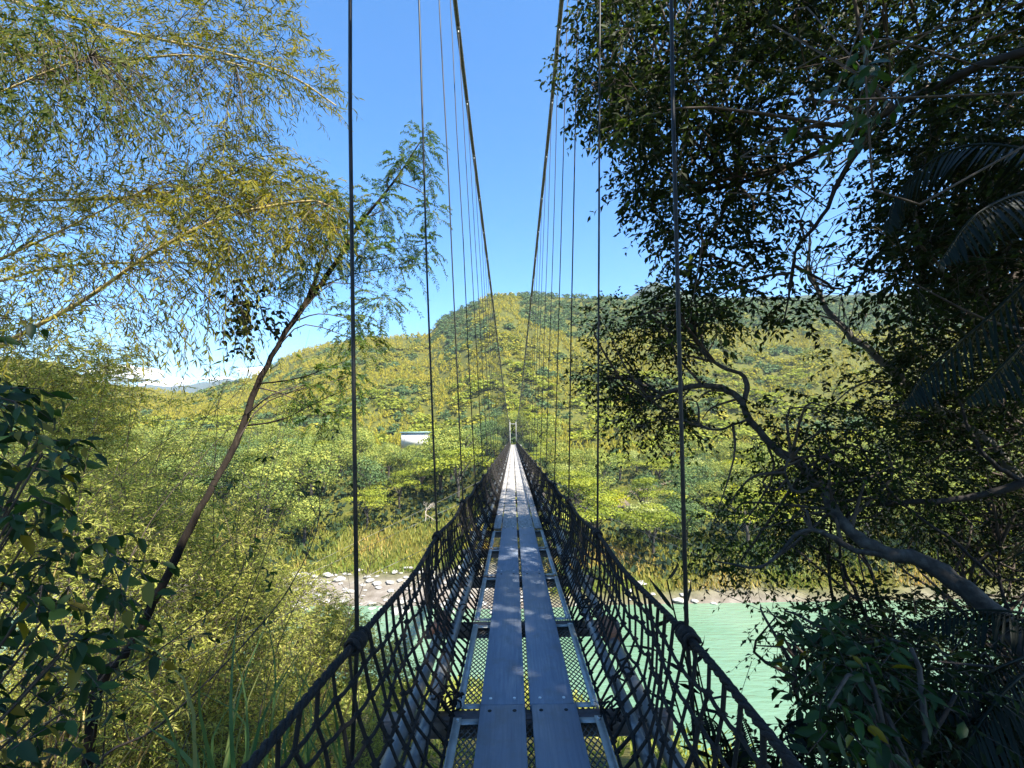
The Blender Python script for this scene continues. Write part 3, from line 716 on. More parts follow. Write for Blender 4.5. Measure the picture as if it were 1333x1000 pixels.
while nfar < 285 and tries < 30000:
    tries += 1; az0 = rng.uniform(-1.12, 1.12)
    y = (70 if az0 > .02 else 74)+(rng.random()**1.15)*83; az = az0; x = az*y
    if not clear(x, y) or not free(x, y, 5.6+(y-70)*.028+2.2*abs(float(vnoise(np.array([x]), np.array([y]), .08, 41)[0]))): continue
    if y < 83 and -30 < x < -3: continue
    if y < 78 and x <= -30: continue
    if x > 2 and rng.random() < .0: continue
    r_ = rng.random(); nn = float(vnoise(np.array([x]), np.array([y]), .05, 8)[0])
    if x > 0: key = 'acacia' if r_ < .3+nn*.6 else 'round' if r_ < .68 else 'silver' if r_ < .82 else 'bright' if r_ < .87 else 'dark'
    else: key = 'round' if r_ < .52-nn*.6 else 'acacia' if r_ < .62 else 'dark' if r_ < .84 else 'silver' if r_ < .96 else 'bright'
    h = rng.uniform(*KIND[key]['h'])
    if abs(x) < 9 and 80 < y < 112: h = min(h, rng.uniform(3.5, 5.5))
    if 500 < to_px((x, y, 0))[0] < 580 and y > 100:
        h = min(h, (1.55-y*4/600-float(far_z(x, y)))/.95)
        if h < 3: continue
    pts.append((x, y)); plant(key, x, y, h); nfar += 1

def forest(name, n, y0, y1, zf, mats, pick, hts, nq=64, azr=(-1.5, 1.5), skip=None, ex=1.0):
    """a far wood that reads as one mass"""
    mbs = {m: MB() for m in mats}
    tem = {k_: [crown(k_, nq, 900+i) for i in range(6)] for k_ in ('round', 'acacia', 'plume')}
    y = y0+(y1-y0)*rng.random(n)**(.75); az = rng.uniform(*azr, n); x = az*y; z = zf(x, y)
    nz = vnoise(x, y, .022, 12); nz2 = vnoise(x, y, .06, 13)
    for i in range(n):
        if skip and skip(x[i], y[i]): continue
        m, kd, tb, hs = pick(x[i], y[i], az[i], nz[i], nz2[i])
        v, t = tem[kd][rng.integers(6)]; a = rng.uniform(0, 6.28); c, s = math.cos(a), math.sin(a)
        h = rng.uniform(*hts)*hs; wd = h*{'round': 1.3, 'acacia': 1.4, 'plume': .95}[kd]*ex
        vv = v.reshape(-1, 3); q = np.stack([(vv[:, 0]*c-vv[:, 1]*s)*wd, (vv[:, 0]*s+vv[:, 1]*c)*wd, vv[:, 2]*h], -1)+[x[i], y[i], z[i]-.25*h]
        k_ = len(v); mbs[m].add(q, np.arange(4*k_).reshape(k_, 4), np.clip(np.repeat(t, 4)*.7+tb, 0, 1))
    for m in mats:
        if mbs[m].n: kind(mbs[m].build(name, m), 'stuff')
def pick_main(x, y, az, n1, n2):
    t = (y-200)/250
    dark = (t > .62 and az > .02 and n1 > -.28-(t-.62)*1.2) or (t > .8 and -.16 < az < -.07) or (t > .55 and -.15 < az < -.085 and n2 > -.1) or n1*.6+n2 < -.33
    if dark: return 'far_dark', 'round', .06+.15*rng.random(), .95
    if t < .3 and n2 > .12: return 'far_acacia', 'acacia', .1+.2*rng.random(), 1.0
    if n1+.5*n2 > -.06: return 'far_green', 'plume', .3+.14*rng.random()+.14*n2, .95
    return 'far_green', 'round', .08+.28*rng.random()+.12*n2, .95
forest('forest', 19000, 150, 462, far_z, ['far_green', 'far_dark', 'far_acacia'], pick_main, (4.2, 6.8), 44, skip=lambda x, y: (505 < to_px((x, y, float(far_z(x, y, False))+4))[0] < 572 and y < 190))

# low scrub between the far trees, coloured dark to paint the shadow gaps (stuff)
mb = MB(); n = 26000
y = 66+rng.random(n)**1.2*112; x = rng.uniform(-1.2, 1.2, n)*y
ok = ~((np.abs(x) < 2.2) & (y < 100)) & ~((y < 82) & (x > -30) & (x < -3)) & ~(y < np.where(x > 0, 66.5, 72)); x, y = x[ok], y[ok]; n = len(x)
z = far_z(x, y); ppx = np.array([to_px(q)[0] for q in np.stack([x, y, z], -1)])
ok = ~((ppx > 795) & (ppx < 880) & (y > 96) & (y < 128)); x, y, z = x[ok], y[ok], z[ok]; n = len(x)
cl = np.clip(vnoise(x, y, .25, 21), 0, 1)*2.6
C = np.stack([x, y, z+rng.uniform(0, .6, n)+cl*rng.random(n)], -1)
leaves(mb, C, rnd(n)+[0, 0, .6], rnd(n)+[0, 0, .5], rng.uniform(.6, 1.5, n), rng.uniform(.5, 1.0, n), np.clip(.2+vnoise(x, y, .06, 22)*.6+rng.normal(size=n)*.12, 0, 1))
kind(mb.build('undergrowth', 'scrub_shade_leaf'), 'stuff')

def finish(t, parts):
    org = np.array(t.location)
    for nm, m_, mt, sm in parts:
        if m_.n:
            m_.v = [a-org for a in m_.v]; m_.build(nm, mt, t, sm)

# ------------------------------------------------------------------ near left: bamboo
def bamboo(path, r0, masses, label, L=.125, W=.021, tint=(0, 1), group='bamboos arching in from the left', below=None, nsub=1, y_sp=.9):
    q0 = PP(path); q = resample(q0, 40)
    if below is not None: q = np.vstack([resample([below, (np.asarray(below)+q[0])/2+[0, 0, .6], q[0]], 14)[:-1], q])
    t = thing('bamboo', label, 'bamboo', tuple(q[0]), group)
    mb = MB(); n = len(q); rad = np.linspace(r0, r0*.3, n); tube(mb, q, rad, 8)
    for i in range(0, n, 3): tube(mb, np.array([q[i], q[i]+norm(q[min(i+1, n-1)]-q[i-1 if i else 0])*.012]), rad[i]*1.2, 8)
    mbl, mbt = MB(), MB()
    for poly, ns, k_ in masses:
        ns = int(ns*(1.8 if k_ > 9 else 1.15)); ym = np.mean([p[2] for p in path]); c = volume_points(poly, ns, ym-y_sp, ym+y_sp)
        # twigs lean away from the culm and droop
        idx = np.argmin(np.linalg.norm(q[None]-c[:, None], axis=2), axis=1); d = norm(c-q[idx]+[.25, 0, .05]+rng.normal(size=c.shape)*.25)
        sprays(mbl, mbt, c, d, rng.uniform(.3, .7, ns), k_, L, W, .35, .55, tint, .0028, side=.6, flat=.2, bend=.05, tclump=.3, fold=.1)
        for j in rng.choice(ns, min(ns, 45), replace=False):
            a = q[max(0, idx[j]-3)]; tube(mbt, resample([a, (a+c[j])/2+[0, 0, .1], c[j]], 5), np.linspace(.007, .003, 5), 4, cap=False)
    org = t.location
    for nm, m_, mt in (('culm', mb, 'culm'), ('twigs', mbt, 'twig'), ('foliage', mbl, 'bamboo_leaf')):
        if m_.n:
            m_.v = [a-np.array(org) for a in m_.v]; m_.build(nm, mt, t, nm == 'culm')
    return t
G0 = (-9.5, 5.5, -2.2)
bamboo([(-60, -20, 7.4), (45, 10, 7.2), (180, 45, 7), (300, 72, 6.8), (380, 100, 6.7), (438, 138, 6.6)], .035,
       [([(-60, -60), (380, -60), (372, 20), (400, 60), (425, 95), (448, 142), (410, 138), (375, 120), (330, 135), (280, 100), (200, 105), (100, 90), (-60, 70)], 620, 13)],
       'topmost arching bamboo with dense yellow-green leaves against the sky', below=G0)
bamboo([(-60, 70, 6.6), (40, 72, 6.5), (150, 78, 6.4), (250, 72, 6.3), (330, 90, 6.2)], .03,
       [([(-60, 40), (340, 50), (372, 150), (300, 160), (240, 140), (190, 175), (110, 160), (60, 190), (-60, 180)], 220, 12), ([(-60, 130), (340, 130), (330, 215), (200, 235), (-60, 250)], 130, 9)],
       'second bamboo from the top with darker leaves and sparse drooping sprays', tint=(0, .8), below=(-8.6, 5.2, -2.2))
bamboo([(-60, 268, 7.6), (0, 261, 7.5), (135, 259, 7.4), (250, 245, 7.2), (330, 215, 7.1)], .04,
       [([(-60, 240), (180, 225), (300, 178), (345, 180), (390, 215), (420, 260), (380, 275), (250, 262), (100, 275), (-60, 300)], 330, 12)],
       'bamboo with nearly level yellow culm below the blue gap', below=(-10.5, 6.3, -2.8))
bamboo([(-60, 375, 6.9), (0, 338, 6.8), (60, 310, 6.7), (120, 280, 6.6), (220, 232, 6.5)], .028,
       [([(-60, 290), (220, 230), (330, 250), (330, 300), (200, 330), (-60, 360)], 230, 10)],
       'thin tan bamboo rising to the right behind the level culm', below=(-8.8, 5.6, -2.5))
bamboo([(-60, 485, 6.4), (22, 438, 6.3), (110, 390, 6.2), (200, 328, 6.1), (292, 283, 6.0), (400, 262, 6.0), (440, 275, 6)], .04,
       [([(200, 262), (330, 225), (400, 235), (440, 258), (455, 300), (400, 312), (330, 325), (260, 345), (210, 330)], 300, 12), ([(0, 330), (300, 330), (340, 420), (250, 455), (100, 460), (0, 460)], 170, 9)],
       'thick yellow bamboo culm slanting up under the arching leaves', below=(-8.0, 5.0, -2.4))
bamboo([(-60, 380, 7.3), (0, 366, 7.2), (72, 348, 7.1), (180, 342, 7.0), (300, 345, 6.9), (390, 352, 6.8)], .028,
       [([(-60, 340), (200, 330), (400, 340), (390, 385), (300, 420), (150, 410), (-60, 450)], 240, 9)],
       'slender drooping bamboo with fine sparse leaves above the clouds', below=(-9.8, 6.0, -2.6))

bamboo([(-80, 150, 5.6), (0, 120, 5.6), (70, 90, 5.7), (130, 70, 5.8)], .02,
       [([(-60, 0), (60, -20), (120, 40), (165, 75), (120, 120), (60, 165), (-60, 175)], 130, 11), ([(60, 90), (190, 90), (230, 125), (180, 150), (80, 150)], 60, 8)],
       'bamboo tip with leaves tinted dark green as shade in the upper left corner', L=.13, W=.03, tint=(0, .3), below=(-7.4, 4.2, -2))  # low tint range puts shade into the leaf colour

# thicket of bamboo filling the left slope
thick = [(-20, 500, 9, 110), (70, 530, 10, 95), (150, 590, 12, 70), (40, 610, 8.5, 110), (130, 690, 9, 95), (225, 760, 10.5, 80), (90, 760, 7, 120), (310, 800, 12, 70), (230, 850, 8, 110), (330, 890, 9.5, 95), (405, 860, 14, 60), (160, 940, 6, 130), (310, 970, 7, 130), (420, 960, 9, 100), (470, 900, 13, 60), (270, 730, 14, 60), (385, 815, 14, 55), (300, 850, 11, 75), (200, 800, 9, 90)]
places = ['below the drifting clouds', 'left of the leaning tree', 'right of the leaning tree', 'behind the dark leaved shrub', 'low on the slope beside the bridge']
for i, (px, py, Y, rp) in enumerate(thick):
    c0 = P(px, py, Y); rm = rp/600*Y; base = np.array([c0[0]-.4, Y+.2, float(near_z(c0[0]-.4, Y+.2))-.2])
    where = places[0] if py < 530 and px < 300 else places[1] if (px < 260 and py < 700) else places[4] if px > 290 and py > 700 else places[2] if px > 260 else places[3]
    t = thing('thicket_bamboo', f'yellow-green bushy bamboo {where}', 'bamboo', tuple(base), f'thicket bamboos {where}')
    mbc, mbl, mbt = MB(), MB(), MB()
    for k_ in range(5):
        tip = c0+rng.normal(size=3)*rm*[.7, .5, .35]+[0, 0, rm*.2]; b0 = base+rng.normal(size=3)*[.3, .3, 0]
        tube(mbc, resample([b0, (b0+tip)/2+rng.normal(size=3)*.2+[0, 0, .3], tip], 12), np.linspace(.022, .006, 12), 5)
    ns = 850; cc_ = c0+rnd(9)*rm*.75*np.array([1.1, .9, 1.1]); c = cc_[rng.integers(9, size=ns)]+rnd(ns)*(rng.random(ns)**.45)[:, None]*rm*np.array([.5, .45, .5])
    hb = max(c0[2]-rm-base[2], .5)
    n2 = 260; c2 = np.stack([c0[0]+rng.normal(size=n2)*rm*.6, c0[1]+rng.normal(size=n2)*rm*.5, base[2]+rng.random(n2)*(hb+.3)], -1)
    c = np.vstack([c, c2]); ns = len(c)
    d = norm(c-(c0-[0, 0, rm]))+rnd(ns)*.8
    ll = (.06+Y*.0036)*rng.uniform(.8, 1.15); th_ = [(0, .55), (.1, .8), (.25, 1), (.4, 1)][rng.integers(4)] if py < 720 else (.3, 1)
    sprays(mbl, mbt, c, d, rng.uniform(.25, .6, ns)*(1+Y*.03), 10, ll, ll*.24, .4, .35, th_, .003+.0002*Y, side=.8, flat=.4, tclump=.3)
    for nm, m_, mt in (('culm', mbc, 'culm'), ('twigs', mbt, 'twig'), ('foliage', mbl, 'thicket_leaf')):
        m_.v = [a-base for a in m_.v]; m_.build(nm, mt, t)

for (px, py, Y, ns_, lab) in ((205, 560, 8, 150, 'airy thin bamboo spray left of the leaning trunk'), (310, 650, 9, 170, 'airy thin bamboo spray right of the leaning trunk'), (385, 560, 10, 120, 'open feathery bamboo below the left hill shoulder'), (400, 740, 11, 150, 'loose feathery bamboo in front of the pale boulders'), (260, 500, 11, 110, 'sparse bamboo tips under the distant clouds')):
    c0 = P(px, py, Y); base = np.array([c0[0]-.8, Y-.5, float(near_z(c0[0]-.8, Y-.5))-.2]); t = thing('thin_bamboo', lab, 'bamboo', tuple(base))
    mbc, mbl, mbt = MB(), MB(), MB(); rm = 1.15*Y/8
    for k_ in range(5):
        tip = c0+rng.normal(size=3)*rm*[.8, .5, .5]+[.3, 0, .3]; q = resample([base, base*.45+tip*.55+[-.2, 0, .3], tip], 24); tube(mbc, q, np.linspace(.014, .003, 24), 5)
        m_ = ns_//5; ii = rng.integers(9, 24, m_); st = q[ii]; d = np.stack([rng.normal(size=m_)*.8, rng.normal(size=m_)*.6, rng.normal(size=m_)*.35+.1], -1)
        sprays(mbl, mbt, st, d, rng.uniform(.3, 1.0, m_), 13, .085+.002*Y, .019+.0004*Y, .35, .4, (0, .9), .003, side=.8, flat=.4, tclump=.3)
    finish(t, [('culm', mbc, 'twig', False), ('twigs', mbt, 'twig', False), ('foliage', mbl, 'thicket_leaf', False)])
# undergrowth on the near bank (stuff)
mb = MB(); n = 42000
y = -14+rng.random(n)*57; x = rng.uniform(-34, 30, n); ok = (y < shore(x)-1.5) & ~((np.abs(x) < 1.3) & (y < 1.5)); x, y = x[ok], y[ok]; n = len(x)
z = near_z(x, y); cl = np.clip(vnoise(x, y, .5, 31)+.2, 0, 1)*1.6
cl = np.where((np.abs(x) < 1.8) & (y < 6), cl*.2, cl)
C = np.stack([x, y, z+cl*rng.random(n)], -1); sc = .6+np.clip(y, 0, 40)*.035
leaves(mb, C, rnd(n)*.8+[0, 0, .8], rnd(n), rng.uniform(.14, .45, n)*sc, rng.uniform(.03, .09, n)*sc, np.clip(.55+vnoise(x, y, .15, 32)*.6+rng.normal(size=n)*.2, 0, 1))
kind(mb.build('undergrowth', 'thicket_leaf'), 'stuff')

# ------------------------------------------------------------------ near left: leaning tree
def clusters(lst): return [(P(a, b, c), r_/600*c, n_) for a, b, c, r_, n_ in lst]
base = P(120, 905, 5.2); base[2] = near_z(base[0], base[1])-.2
t = thing('leaning_tree', 'slender dark trunked tree leaning right with feathery leaves against the sky', 'tree', tuple(base))
mb, mbl, mbt = MB(), MB(), MB()
tr = limb(mb, np.vstack([base[None], PP([(125, 905, 5.2), (165, 850, 5.3), (205, 775, 5.4), (255, 672, 5.6), (300, 590, 5.9), (337, 500, 6.2), (368, 440, 6.4), (402, 390, 6.6)])]), .05, .034, 40, 10, .16)
br = limb(mb, PP([(402, 390, 6.6), (432, 350, 6.8), (470, 290, 7), (512, 238, 7.2), (549, 182, 7.4)]), .042, .008, 22, 8, .2)
limb(mb, PP([(398, 396, 6.6), (415, 350, 6.7), (430, 300, 6.8), (415, 262, 6.9)]), .025, .006, 12, 6, .2)
limb(mb, PP([(366, 445, 6.4), (345, 420, 6.5), (338, 395, 6.5)]), .018, .006, 10, 6, .2)
limb(mb, PP([(318, 555, 6.0), (370, 545, 6.0), (420, 520, 6.2), (470, 500, 6.4)]), .014, .004, 12, 5, .3)
limb(mb, PP([(337, 500, 6.2), (390, 492, 6.0), (450, 470, 6.0)]), .014, .004, 12, 5, .3)
sk = np.vstack([tr[18:], br])
for c, rm, ns in clusters([(548, 190, 7.4, 26, 34), (522, 215, 7.2, 22, 30), (560, 230, 7.3, 14, 12), (495, 262, 7.1, 34, 46), (560, 275, 7.2, 20, 20), (555, 318, 7.1, 24, 22), (475, 320, 6.9, 38, 60), (430, 270, 6.9, 34, 60), (425, 325, 6.8, 36, 60), (395, 355, 6.7, 34, 46), (512, 330, 6.9, 34, 36), (500, 390, 6.7, 36, 36), (455, 415, 6.5, 34, 34), (470, 445, 6.4, 26, 20), (545, 345, 7, 22, 14), (400, 500, 6.1, 34, 24), (450, 492, 6.3, 30, 20), (425, 540, 6.2, 34, 18)]):
    branch_to(mbt, sk, c, .012)
    ns = int(ns*1.3); s0 = c+rnd(ns)*rm*rng.random((ns, 1))**.5*.85; d = norm(s0-c)+rnd(ns)*.6
    # doubly feathered leaves: drooping rachis with many tiny leaflets
    leaflet_tint = (.1, .9)  # random tint range shared by all leaflets
    sprays(mbl, mbt, s0, d, rng.uniform(.16, .34, ns), 30, .06, .017, .55, .25, leaflet_tint, .0028, side=1.3, flat=1, tclump=.4)
finish(t, [('trunk', mb, 'bark_black', True), ('twigs', mbt, 'twig', False), ('foliage', mbl, 'feather_leaf', False)])
# vine with round dark leaves hanging beside the leaning tree
t = thing('climbing_vine', 'thin climber with small rounded dark leaves beside the leaning trunk', 'vine', tuple(P(330, 415, 6.3)))
mbl, mbt = MB(), MB(); tube(mbt, resample(PP([(390, 405, 6.5), (355, 385, 6.4), (325, 395, 6.3), (300, 410, 6.3)]), 12), .006, 5)
for c, rm, ns in clusters([(330, 380, 6.3, 26, 16), (310, 402, 6.3, 24, 16), (345, 412, 6.3, 20, 12), (318, 440, 6.3, 22, 9)]):
    s0 = c+rnd(ns)*rm*.8; sprays(mbl, mbt, s0, rnd(ns), .2, 5, .09, .07, .4, .6, (0, .6), .003, six=True)
finish(t, [('stem', mbt, 'twig', False), ('foliage', mbl, 'dark_leaf', False)])

# broad leaved shrub at the near left
base = np.array([-2.3, 1.9, -.7])
t = thing('broad_leaved_shrub', 'dark shrub with large drooping leaves and a few yellow ones at the bridge entrance', 'shrub', tuple(base))
mbl, mbt = MB(), MB()
for poly, ns, y0, y1 in (([(-80, 385), (25, 400), (48, 440), (60, 500), (20, 560), (-80, 580)], 34, 1.9, 2.6), ([(-80, 530), (60, 510), (125, 560), (110, 640), (40, 660), (-80, 680)], 44, 1.8, 2.7), ([(-80, 640), (110, 620), (165, 690), (200, 720), (185, 780), (90, 800), (-80, 800)], 62, 1.7, 2.8), ([(-80, 780), (130, 790), (175, 840), (150, 930), (130, 1060), (-80, 1060)], 70, 1.6, 2.6)):
    ns = int(ns*.9); c = volume_points([(a-38, b) for a, b in poly], ns, y0, y1)
    for q in c[::4]: tube(mbt, resample([base+rng.normal(size=3)*[.15, .1, .05], (base+q)/2+[-.25, 0, .1], q], 8), np.linspace(.012, .004, 8), 5)
    d = np.stack([np.abs(rng.normal(size=ns))+.3, rng.normal(size=ns)*.6, rng.normal(size=ns)*.4+.1], -1)
    sprays(mbl, mbt, c, d, rng.uniform(.12, .26, ns), 6, .088, .042, .5, .6, (0, 1), .003, six=True, side=.9, flat=.6, bend=.2, tclump=.05, fold=.16)
finish(t, [('stem', mbt, 'twig', False), ('foliage', mbl, 'broad_leaf', False)])

# bare saplings and thin stems that cross the left slope
def sapling(path, Y, r, label, nl=10, sub=6, leaf=.09):
    q = PP([(a, b, Y+i*.25) for i, (a, b) in enumerate(path)]); base = q[0].copy(); base[2] = min(base[2], float(near_z(q[0][0], q[0][1])))-.05
    t = thing('bare_sapling', label, 'sapling', tuple(base)); mb, mbl = MB(), MB()
    if q[0][2]-base[2] > .1: q = np.vstack([base[None], q])
    g = limb(mb, q, r, r*.25, 30, 6, .3)
    for _ in range(sub):
        i = rng.integers(8, 28); d = norm(norm(g[min(i+2, 29)]-g[i])+rnd(1)[0]*.8); l = rng.uniform(.3, 1.1)
        e = g[i]+d*l; tube(mb, resample([g[i], (g[i]+e)/2+rng.normal(size=3)*.05, e], 7), np.linspace(r*.4, r*.12, 7), 4)
        if nl: sprays(mbl, mb, [e]*1, [d], .2, 4, leaf, leaf*.4, .5, .8, (0, 1), .002, six=True)
    for i in rng.choice(np.arange(8, 30), nl): leaves(mbl, g[i:i+1], rnd(1)*.6+[[0, 0, -.6]], rnd(1), leaf, leaf*.42, rng.random(1), six=True, bend=.15)
    finish(t, [('stem', mb, 'twig', True), ('foliage', mbl, 'broad_leaf', False)])
sapling([(120, 1010), (200, 950), (290, 868), (370, 775), (412, 690), (416, 625)], 3.6, .011, 'long thin dark stem curving up across the bright thicket with few leaves', 9, 7)
sapling([(20, 1000), (120, 905), (230, 830), (300, 770), (330, 700)], 3.2, .008, 'thin dark stem with drooping pointed leaves near the shrub', 9, 5)
sapling([(395, 1010), (440, 850), (480, 740), (530, 560)], 5.5, .008, 'upright leafless stem beside the black hand rope', 0, 9)
sapling([(230, 1000), (300, 840), (370, 660), (420, 560)], 5.0, .008, 'slim bare stem standing right of the leaning trunk', 0, 9)
sapling([(150, 800), (190, 690), (250, 610), (330, 530), (400, 500)], 5.5, .009, 'bare twiggy stem arching behind the leaning trunk', 0, 10)
sapling([(60, 1000), (150, 860), (260, 740), (400, 600)], 4.4, .008, 'long dark bare stem crossing low behind the large leaved shrub', 2, 14)
sapling([(330, 1010), (345, 900), (390, 780), (470, 700)], 4.8, .007, 'short forked bare stem below the pale boulders', 0, 14)
sapling([(100, 700), (180, 600), (300, 520), (330, 470)], 7.0, .009, 'bare forked stem reaching towards the clouds', 0, 14)
# reed grass by the rope
for label, xs_, Y0, n_ in (('tuft of long green reed blades beside the near left hand rope', (235, 340), 2.6, 26), ('tuft of tall grass blades behind the black net at left', (400, 470), 3.4, 18), ('small clump of thin grass low at the thicket edge', (330, 400), 4.2, 20)):
    b0 = P(np.mean(xs_), 1060, Y0); t = thing('reed_grass', label, 'grass', tuple(b0)); mb = MB()
    for _ in range(n_):
        a = P(rng.uniform(*xs_), rng.uniform(1040, 1120), Y0+rng.uniform(-.3, .3)); h = rng.uniform(.5, 1.05)*Y0/2.6
        l = np.array([rng.normal()*.25, rng.normal()*.2, 1.0]); q = resample([a, a+norm(l)*h*.55, a+norm(l)*h+[rng.normal()*.2*h, rng.normal()*.15, -.1*h]], 7)
        wv = norm(np.cross(l, rnd(1)[0]))*np.linspace(1, .08, 7)[:, None]*rng.uniform(.008, .016); v = np.concatenate([q-wv, q+wv]); i = np.arange(6)
        mb.add(v, np.stack([i, i+1, 8+i, 7+i], -1), rng.random())
    finish(t, [('blades', mb, 'grass_leaf', False)])

# ------------------------------------------------------------------ near right
def tree_mass(mbl, mbt, skel, polys, L, W, tint=(0, 1), six=False, kk=9, sp=(.25, .5), seg=16):
    for poly, ncl, y0, y1, per, rcl in polys:
        cs = volume_points(poly, ncl, y0, y1)
        for c in cs:
            branch_to(mbt, skel, c, .02)
            n_ = per; s0 = c+rnd(n_)*rcl*rng.random((n_, 1))**.45; d = norm(s0-c)+rnd(n_)*.7+[0, 0, -.15]
            sprays(mbl, mbt, s0, d, rng.uniform(*sp, n_), kk, L, W, .25, .35, tint, .003, six=six, side=.9, flat=.5, bend=.1)
# overhead broadleaf tree that shades the near bridge
base = np.array([6.2, -1.5, -.9])
t = thing('shade_tree', 'big dark leaved tree whose crown hangs over the top right of the bridge', 'tree', tuple(base))
mb, mbl, mbt = MB(), MB(), MB()
s1 = limb(mb, [base, base+[-.2, .4, 2.5], base+[-.1, 1.0, 5], base+[.3, .6, 8.5], base+[.8, -.8, 12]], .24, .08, 30, 10)
s2 = limb(mb, np.vstack([(base+[-.1, .9, 4.2])[None], PP([(1360, 60, 3.6), (1172, 135, 4.2), (1127, 166, 4.5), (1040, 210, 5), (960, 240, 5.6), (880, 250, 6.1)])]), .042, .02, 26, 9)
s3 = limb(mb, PP([(1131, 171, 4.5), (1095, 230, 4.7), (1073, 279, 4.8), (1037, 324, 4.9), (1032, 358, 5.0), (1020, 420, 5.1)]), .03, .008, 20, 7)
s4 = limb(mb, np.vstack([(base+[0, 1, 5])[None], PP([(1250, -60, 4.2), (1060, -20, 5), (930, 60, 5.8), (830, 110, 6.6), (770, 110, 7)])]), .09, .02, 26, 8)
s5 = limb(mb, PP([(960, 240, 5.6), (920, 320, 5.7), (905, 380, 5.8), (880, 420, 5.8)]), .022, .006, 14, 6)
s6 = limb(mb, [base+[.2, .7, 7.5], base+[-2.2, -1.5, 9.6], base+[-3.4, -3, 10.8]], .08, .02, 14, 7)
s7 = limb(mb, [base+[.1, .8, 6], base+[2.5, -2.5, 9], base+[4, -4.5, 10.5]], .08, .02, 14, 7)
sk = np.vstack([s1, s2, s3, s4, s5, s6, s7])
tree_mass(mbl, mbt, sk, [
    ([(790, -120), (780, -20), (785, 60), (800, 110), (820, 150), (840, 190), (865, 215), (905, 240), (990, 225), (1050, 170), (1120, 140), (1200, 120), (1420, 130), (1420, -120)], 122, 4.2, 8.2, 30, .42),
    ([(840, 220), (850, 290), (870, 330), (930, 300), (1010, 265), (1050, 200), (900, 200)], 14, 4.8, 6.6, 24, .32),
    ([(860, 300), (835, 330), (850, 380), (905, 420), (960, 430), (1010, 420), (1050, 400), (1030, 320), (980, 300)], 13, 4.8, 6.6, 13, .28),
    ([(790, 130), (815, 200), (825, 270), (850, 300), (870, 220), (830, 130)], 9, 5.6, 6.6, 20, .3),
], .105, .048, (0, .97))
tree_mass(mbl, mbt, sk, [([(735, 50), (760, 20), (800, 60), (800, 150), (770, 190), (745, 110)], 8, 6.4, 7.4, 16, .26), ([(850, -60), (760, -60), (775, 60), (830, 30)], 9, 6, 7.2, 20, .34)], .1, .046, (.4, 1))  # high tint paints the sunlit edge of the canopy
# unseen crown over and behind the walkway, added and widened to cast shade
n_ = 3000; c = base+np.array([.8, -2.6, 10.2])+rnd(n_)*rng.random((n_, 1))**.4*np.array([6.4, 6.4, 4.6])
sprays(mbl, mbt, c, rnd(n_), .8, 9, .3, .16, .2, .2, (0, .8), .006)
mbb = MB()
c = volume_points([(1055, 30), (1150, 10), (1210, 90), (1190, 170), (1100, 160), (1060, 110)], 16, 2.2, 3.0)
sprays(mbb, mbt, c, rnd(16)*.5+[-.5, 0, -.3], .22, 6, .11, .05, .5, .7, (0, 1), .003, six=True, bend=.15, fold=.1)
for q in c: branch_to(mbt, sk, q, .008)
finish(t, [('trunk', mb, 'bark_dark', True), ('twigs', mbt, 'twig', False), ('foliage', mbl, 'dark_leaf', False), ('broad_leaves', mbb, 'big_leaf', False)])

# gnarled tree leaning over the river
base = np.array([6.6, 4.0, -2.6]); base[2] = near_z(6.6, 4.0)-.3
t = thing('gnarled_tree', 'gnarled grey trunk tree leaning out over the water with twisted boughs', 'tree', tuple(base))
mb, mbl, mbt = MB(), MB(), MB()
g1 = limb(mb, np.vstack([base[None], PP([(1400, 905, 4.3), (1333, 838, 4.5), (1290, 790, 4.6), (1240, 755, 4.75), (1195, 728, 4.9), (1150, 718, 5.0), (1118, 700, 5.1), (1090, 672, 5.3), (1068, 632, 5.5), (1040, 604, 5.6), (1005, 580, 5.75), (975, 545, 5.9), (962, 520, 6.0), (940, 505, 6.1), (900, 503, 6.2), (862, 512, 6.3), (825, 496, 6.4), (790, 490, 6.5)])]), .096, .02, 60, 11, .16, .09)
g2 = limb(mb, PP([(966, 528, 6.0), (972, 505, 6.0), (966, 488, 6.05), (940, 478, 6.1), (915, 458, 6.2), (905, 430, 6.3), (908, 405, 6.3), (895, 370, 6.4)]), .036, .01, 24, 8, .15)
g3 = limb(mb, PP([(1150, 722, 5.0), (1112, 716, 5.05), (1085, 700, 5.1), (1062, 690, 5.1), (1036, 696, 5.15), (1018, 718, 5.2), (990, 738, 5.3), (955, 735, 5.4), (928, 730, 5.5)]), .034, .008, 26, 8, .2)
g4 = limb(mb, PP([(1066, 630, 5.5), (1035, 640, 5.4), (1022, 610, 5.4), (1040, 585, 5.4)]), .024, .01, 14, 7, .2)
g5 = limb(mb, PP([(975, 545, 5.9), (930, 560, 6), (880, 545, 6.1), (850, 560, 6.2)]), .018, .006, 14, 6, .3)
g6 = limb(mb, PP([(862, 512, 6.3), (830, 525, 6.4), (805, 510, 6.5), (780, 470, 6.6)]), .014, .005, 12, 6, .3)
sk = np.vstack([g1[22:56], g2[:20], g3[:12], g4, g5[:10], g6[:8]])
tree_mass(mbl, mbt, sk, [
    ([(752, 430), (800, 395), (850, 390), (880, 420), (870, 470), (820, 500), (790, 560), (765, 530), (770, 470)], 24, 6.0, 7.0, 12, .22),
    ([(800, 490), (880, 490), (960, 540), (930, 580), (870, 570), (820, 560)], 13, 5.8, 6.6, 11, .22),
    ([(885, 365), (960, 360), (990, 420), (930, 470), (890, 440)], 8, 5.8, 6.6, 10, .2),
    ([(960, 560), (1080, 520), (1180, 540), (1200, 640), (1120, 660), (1040, 620)], 15, 4.9, 6.2, 16, .28),
], .075, .036, (0, 1))
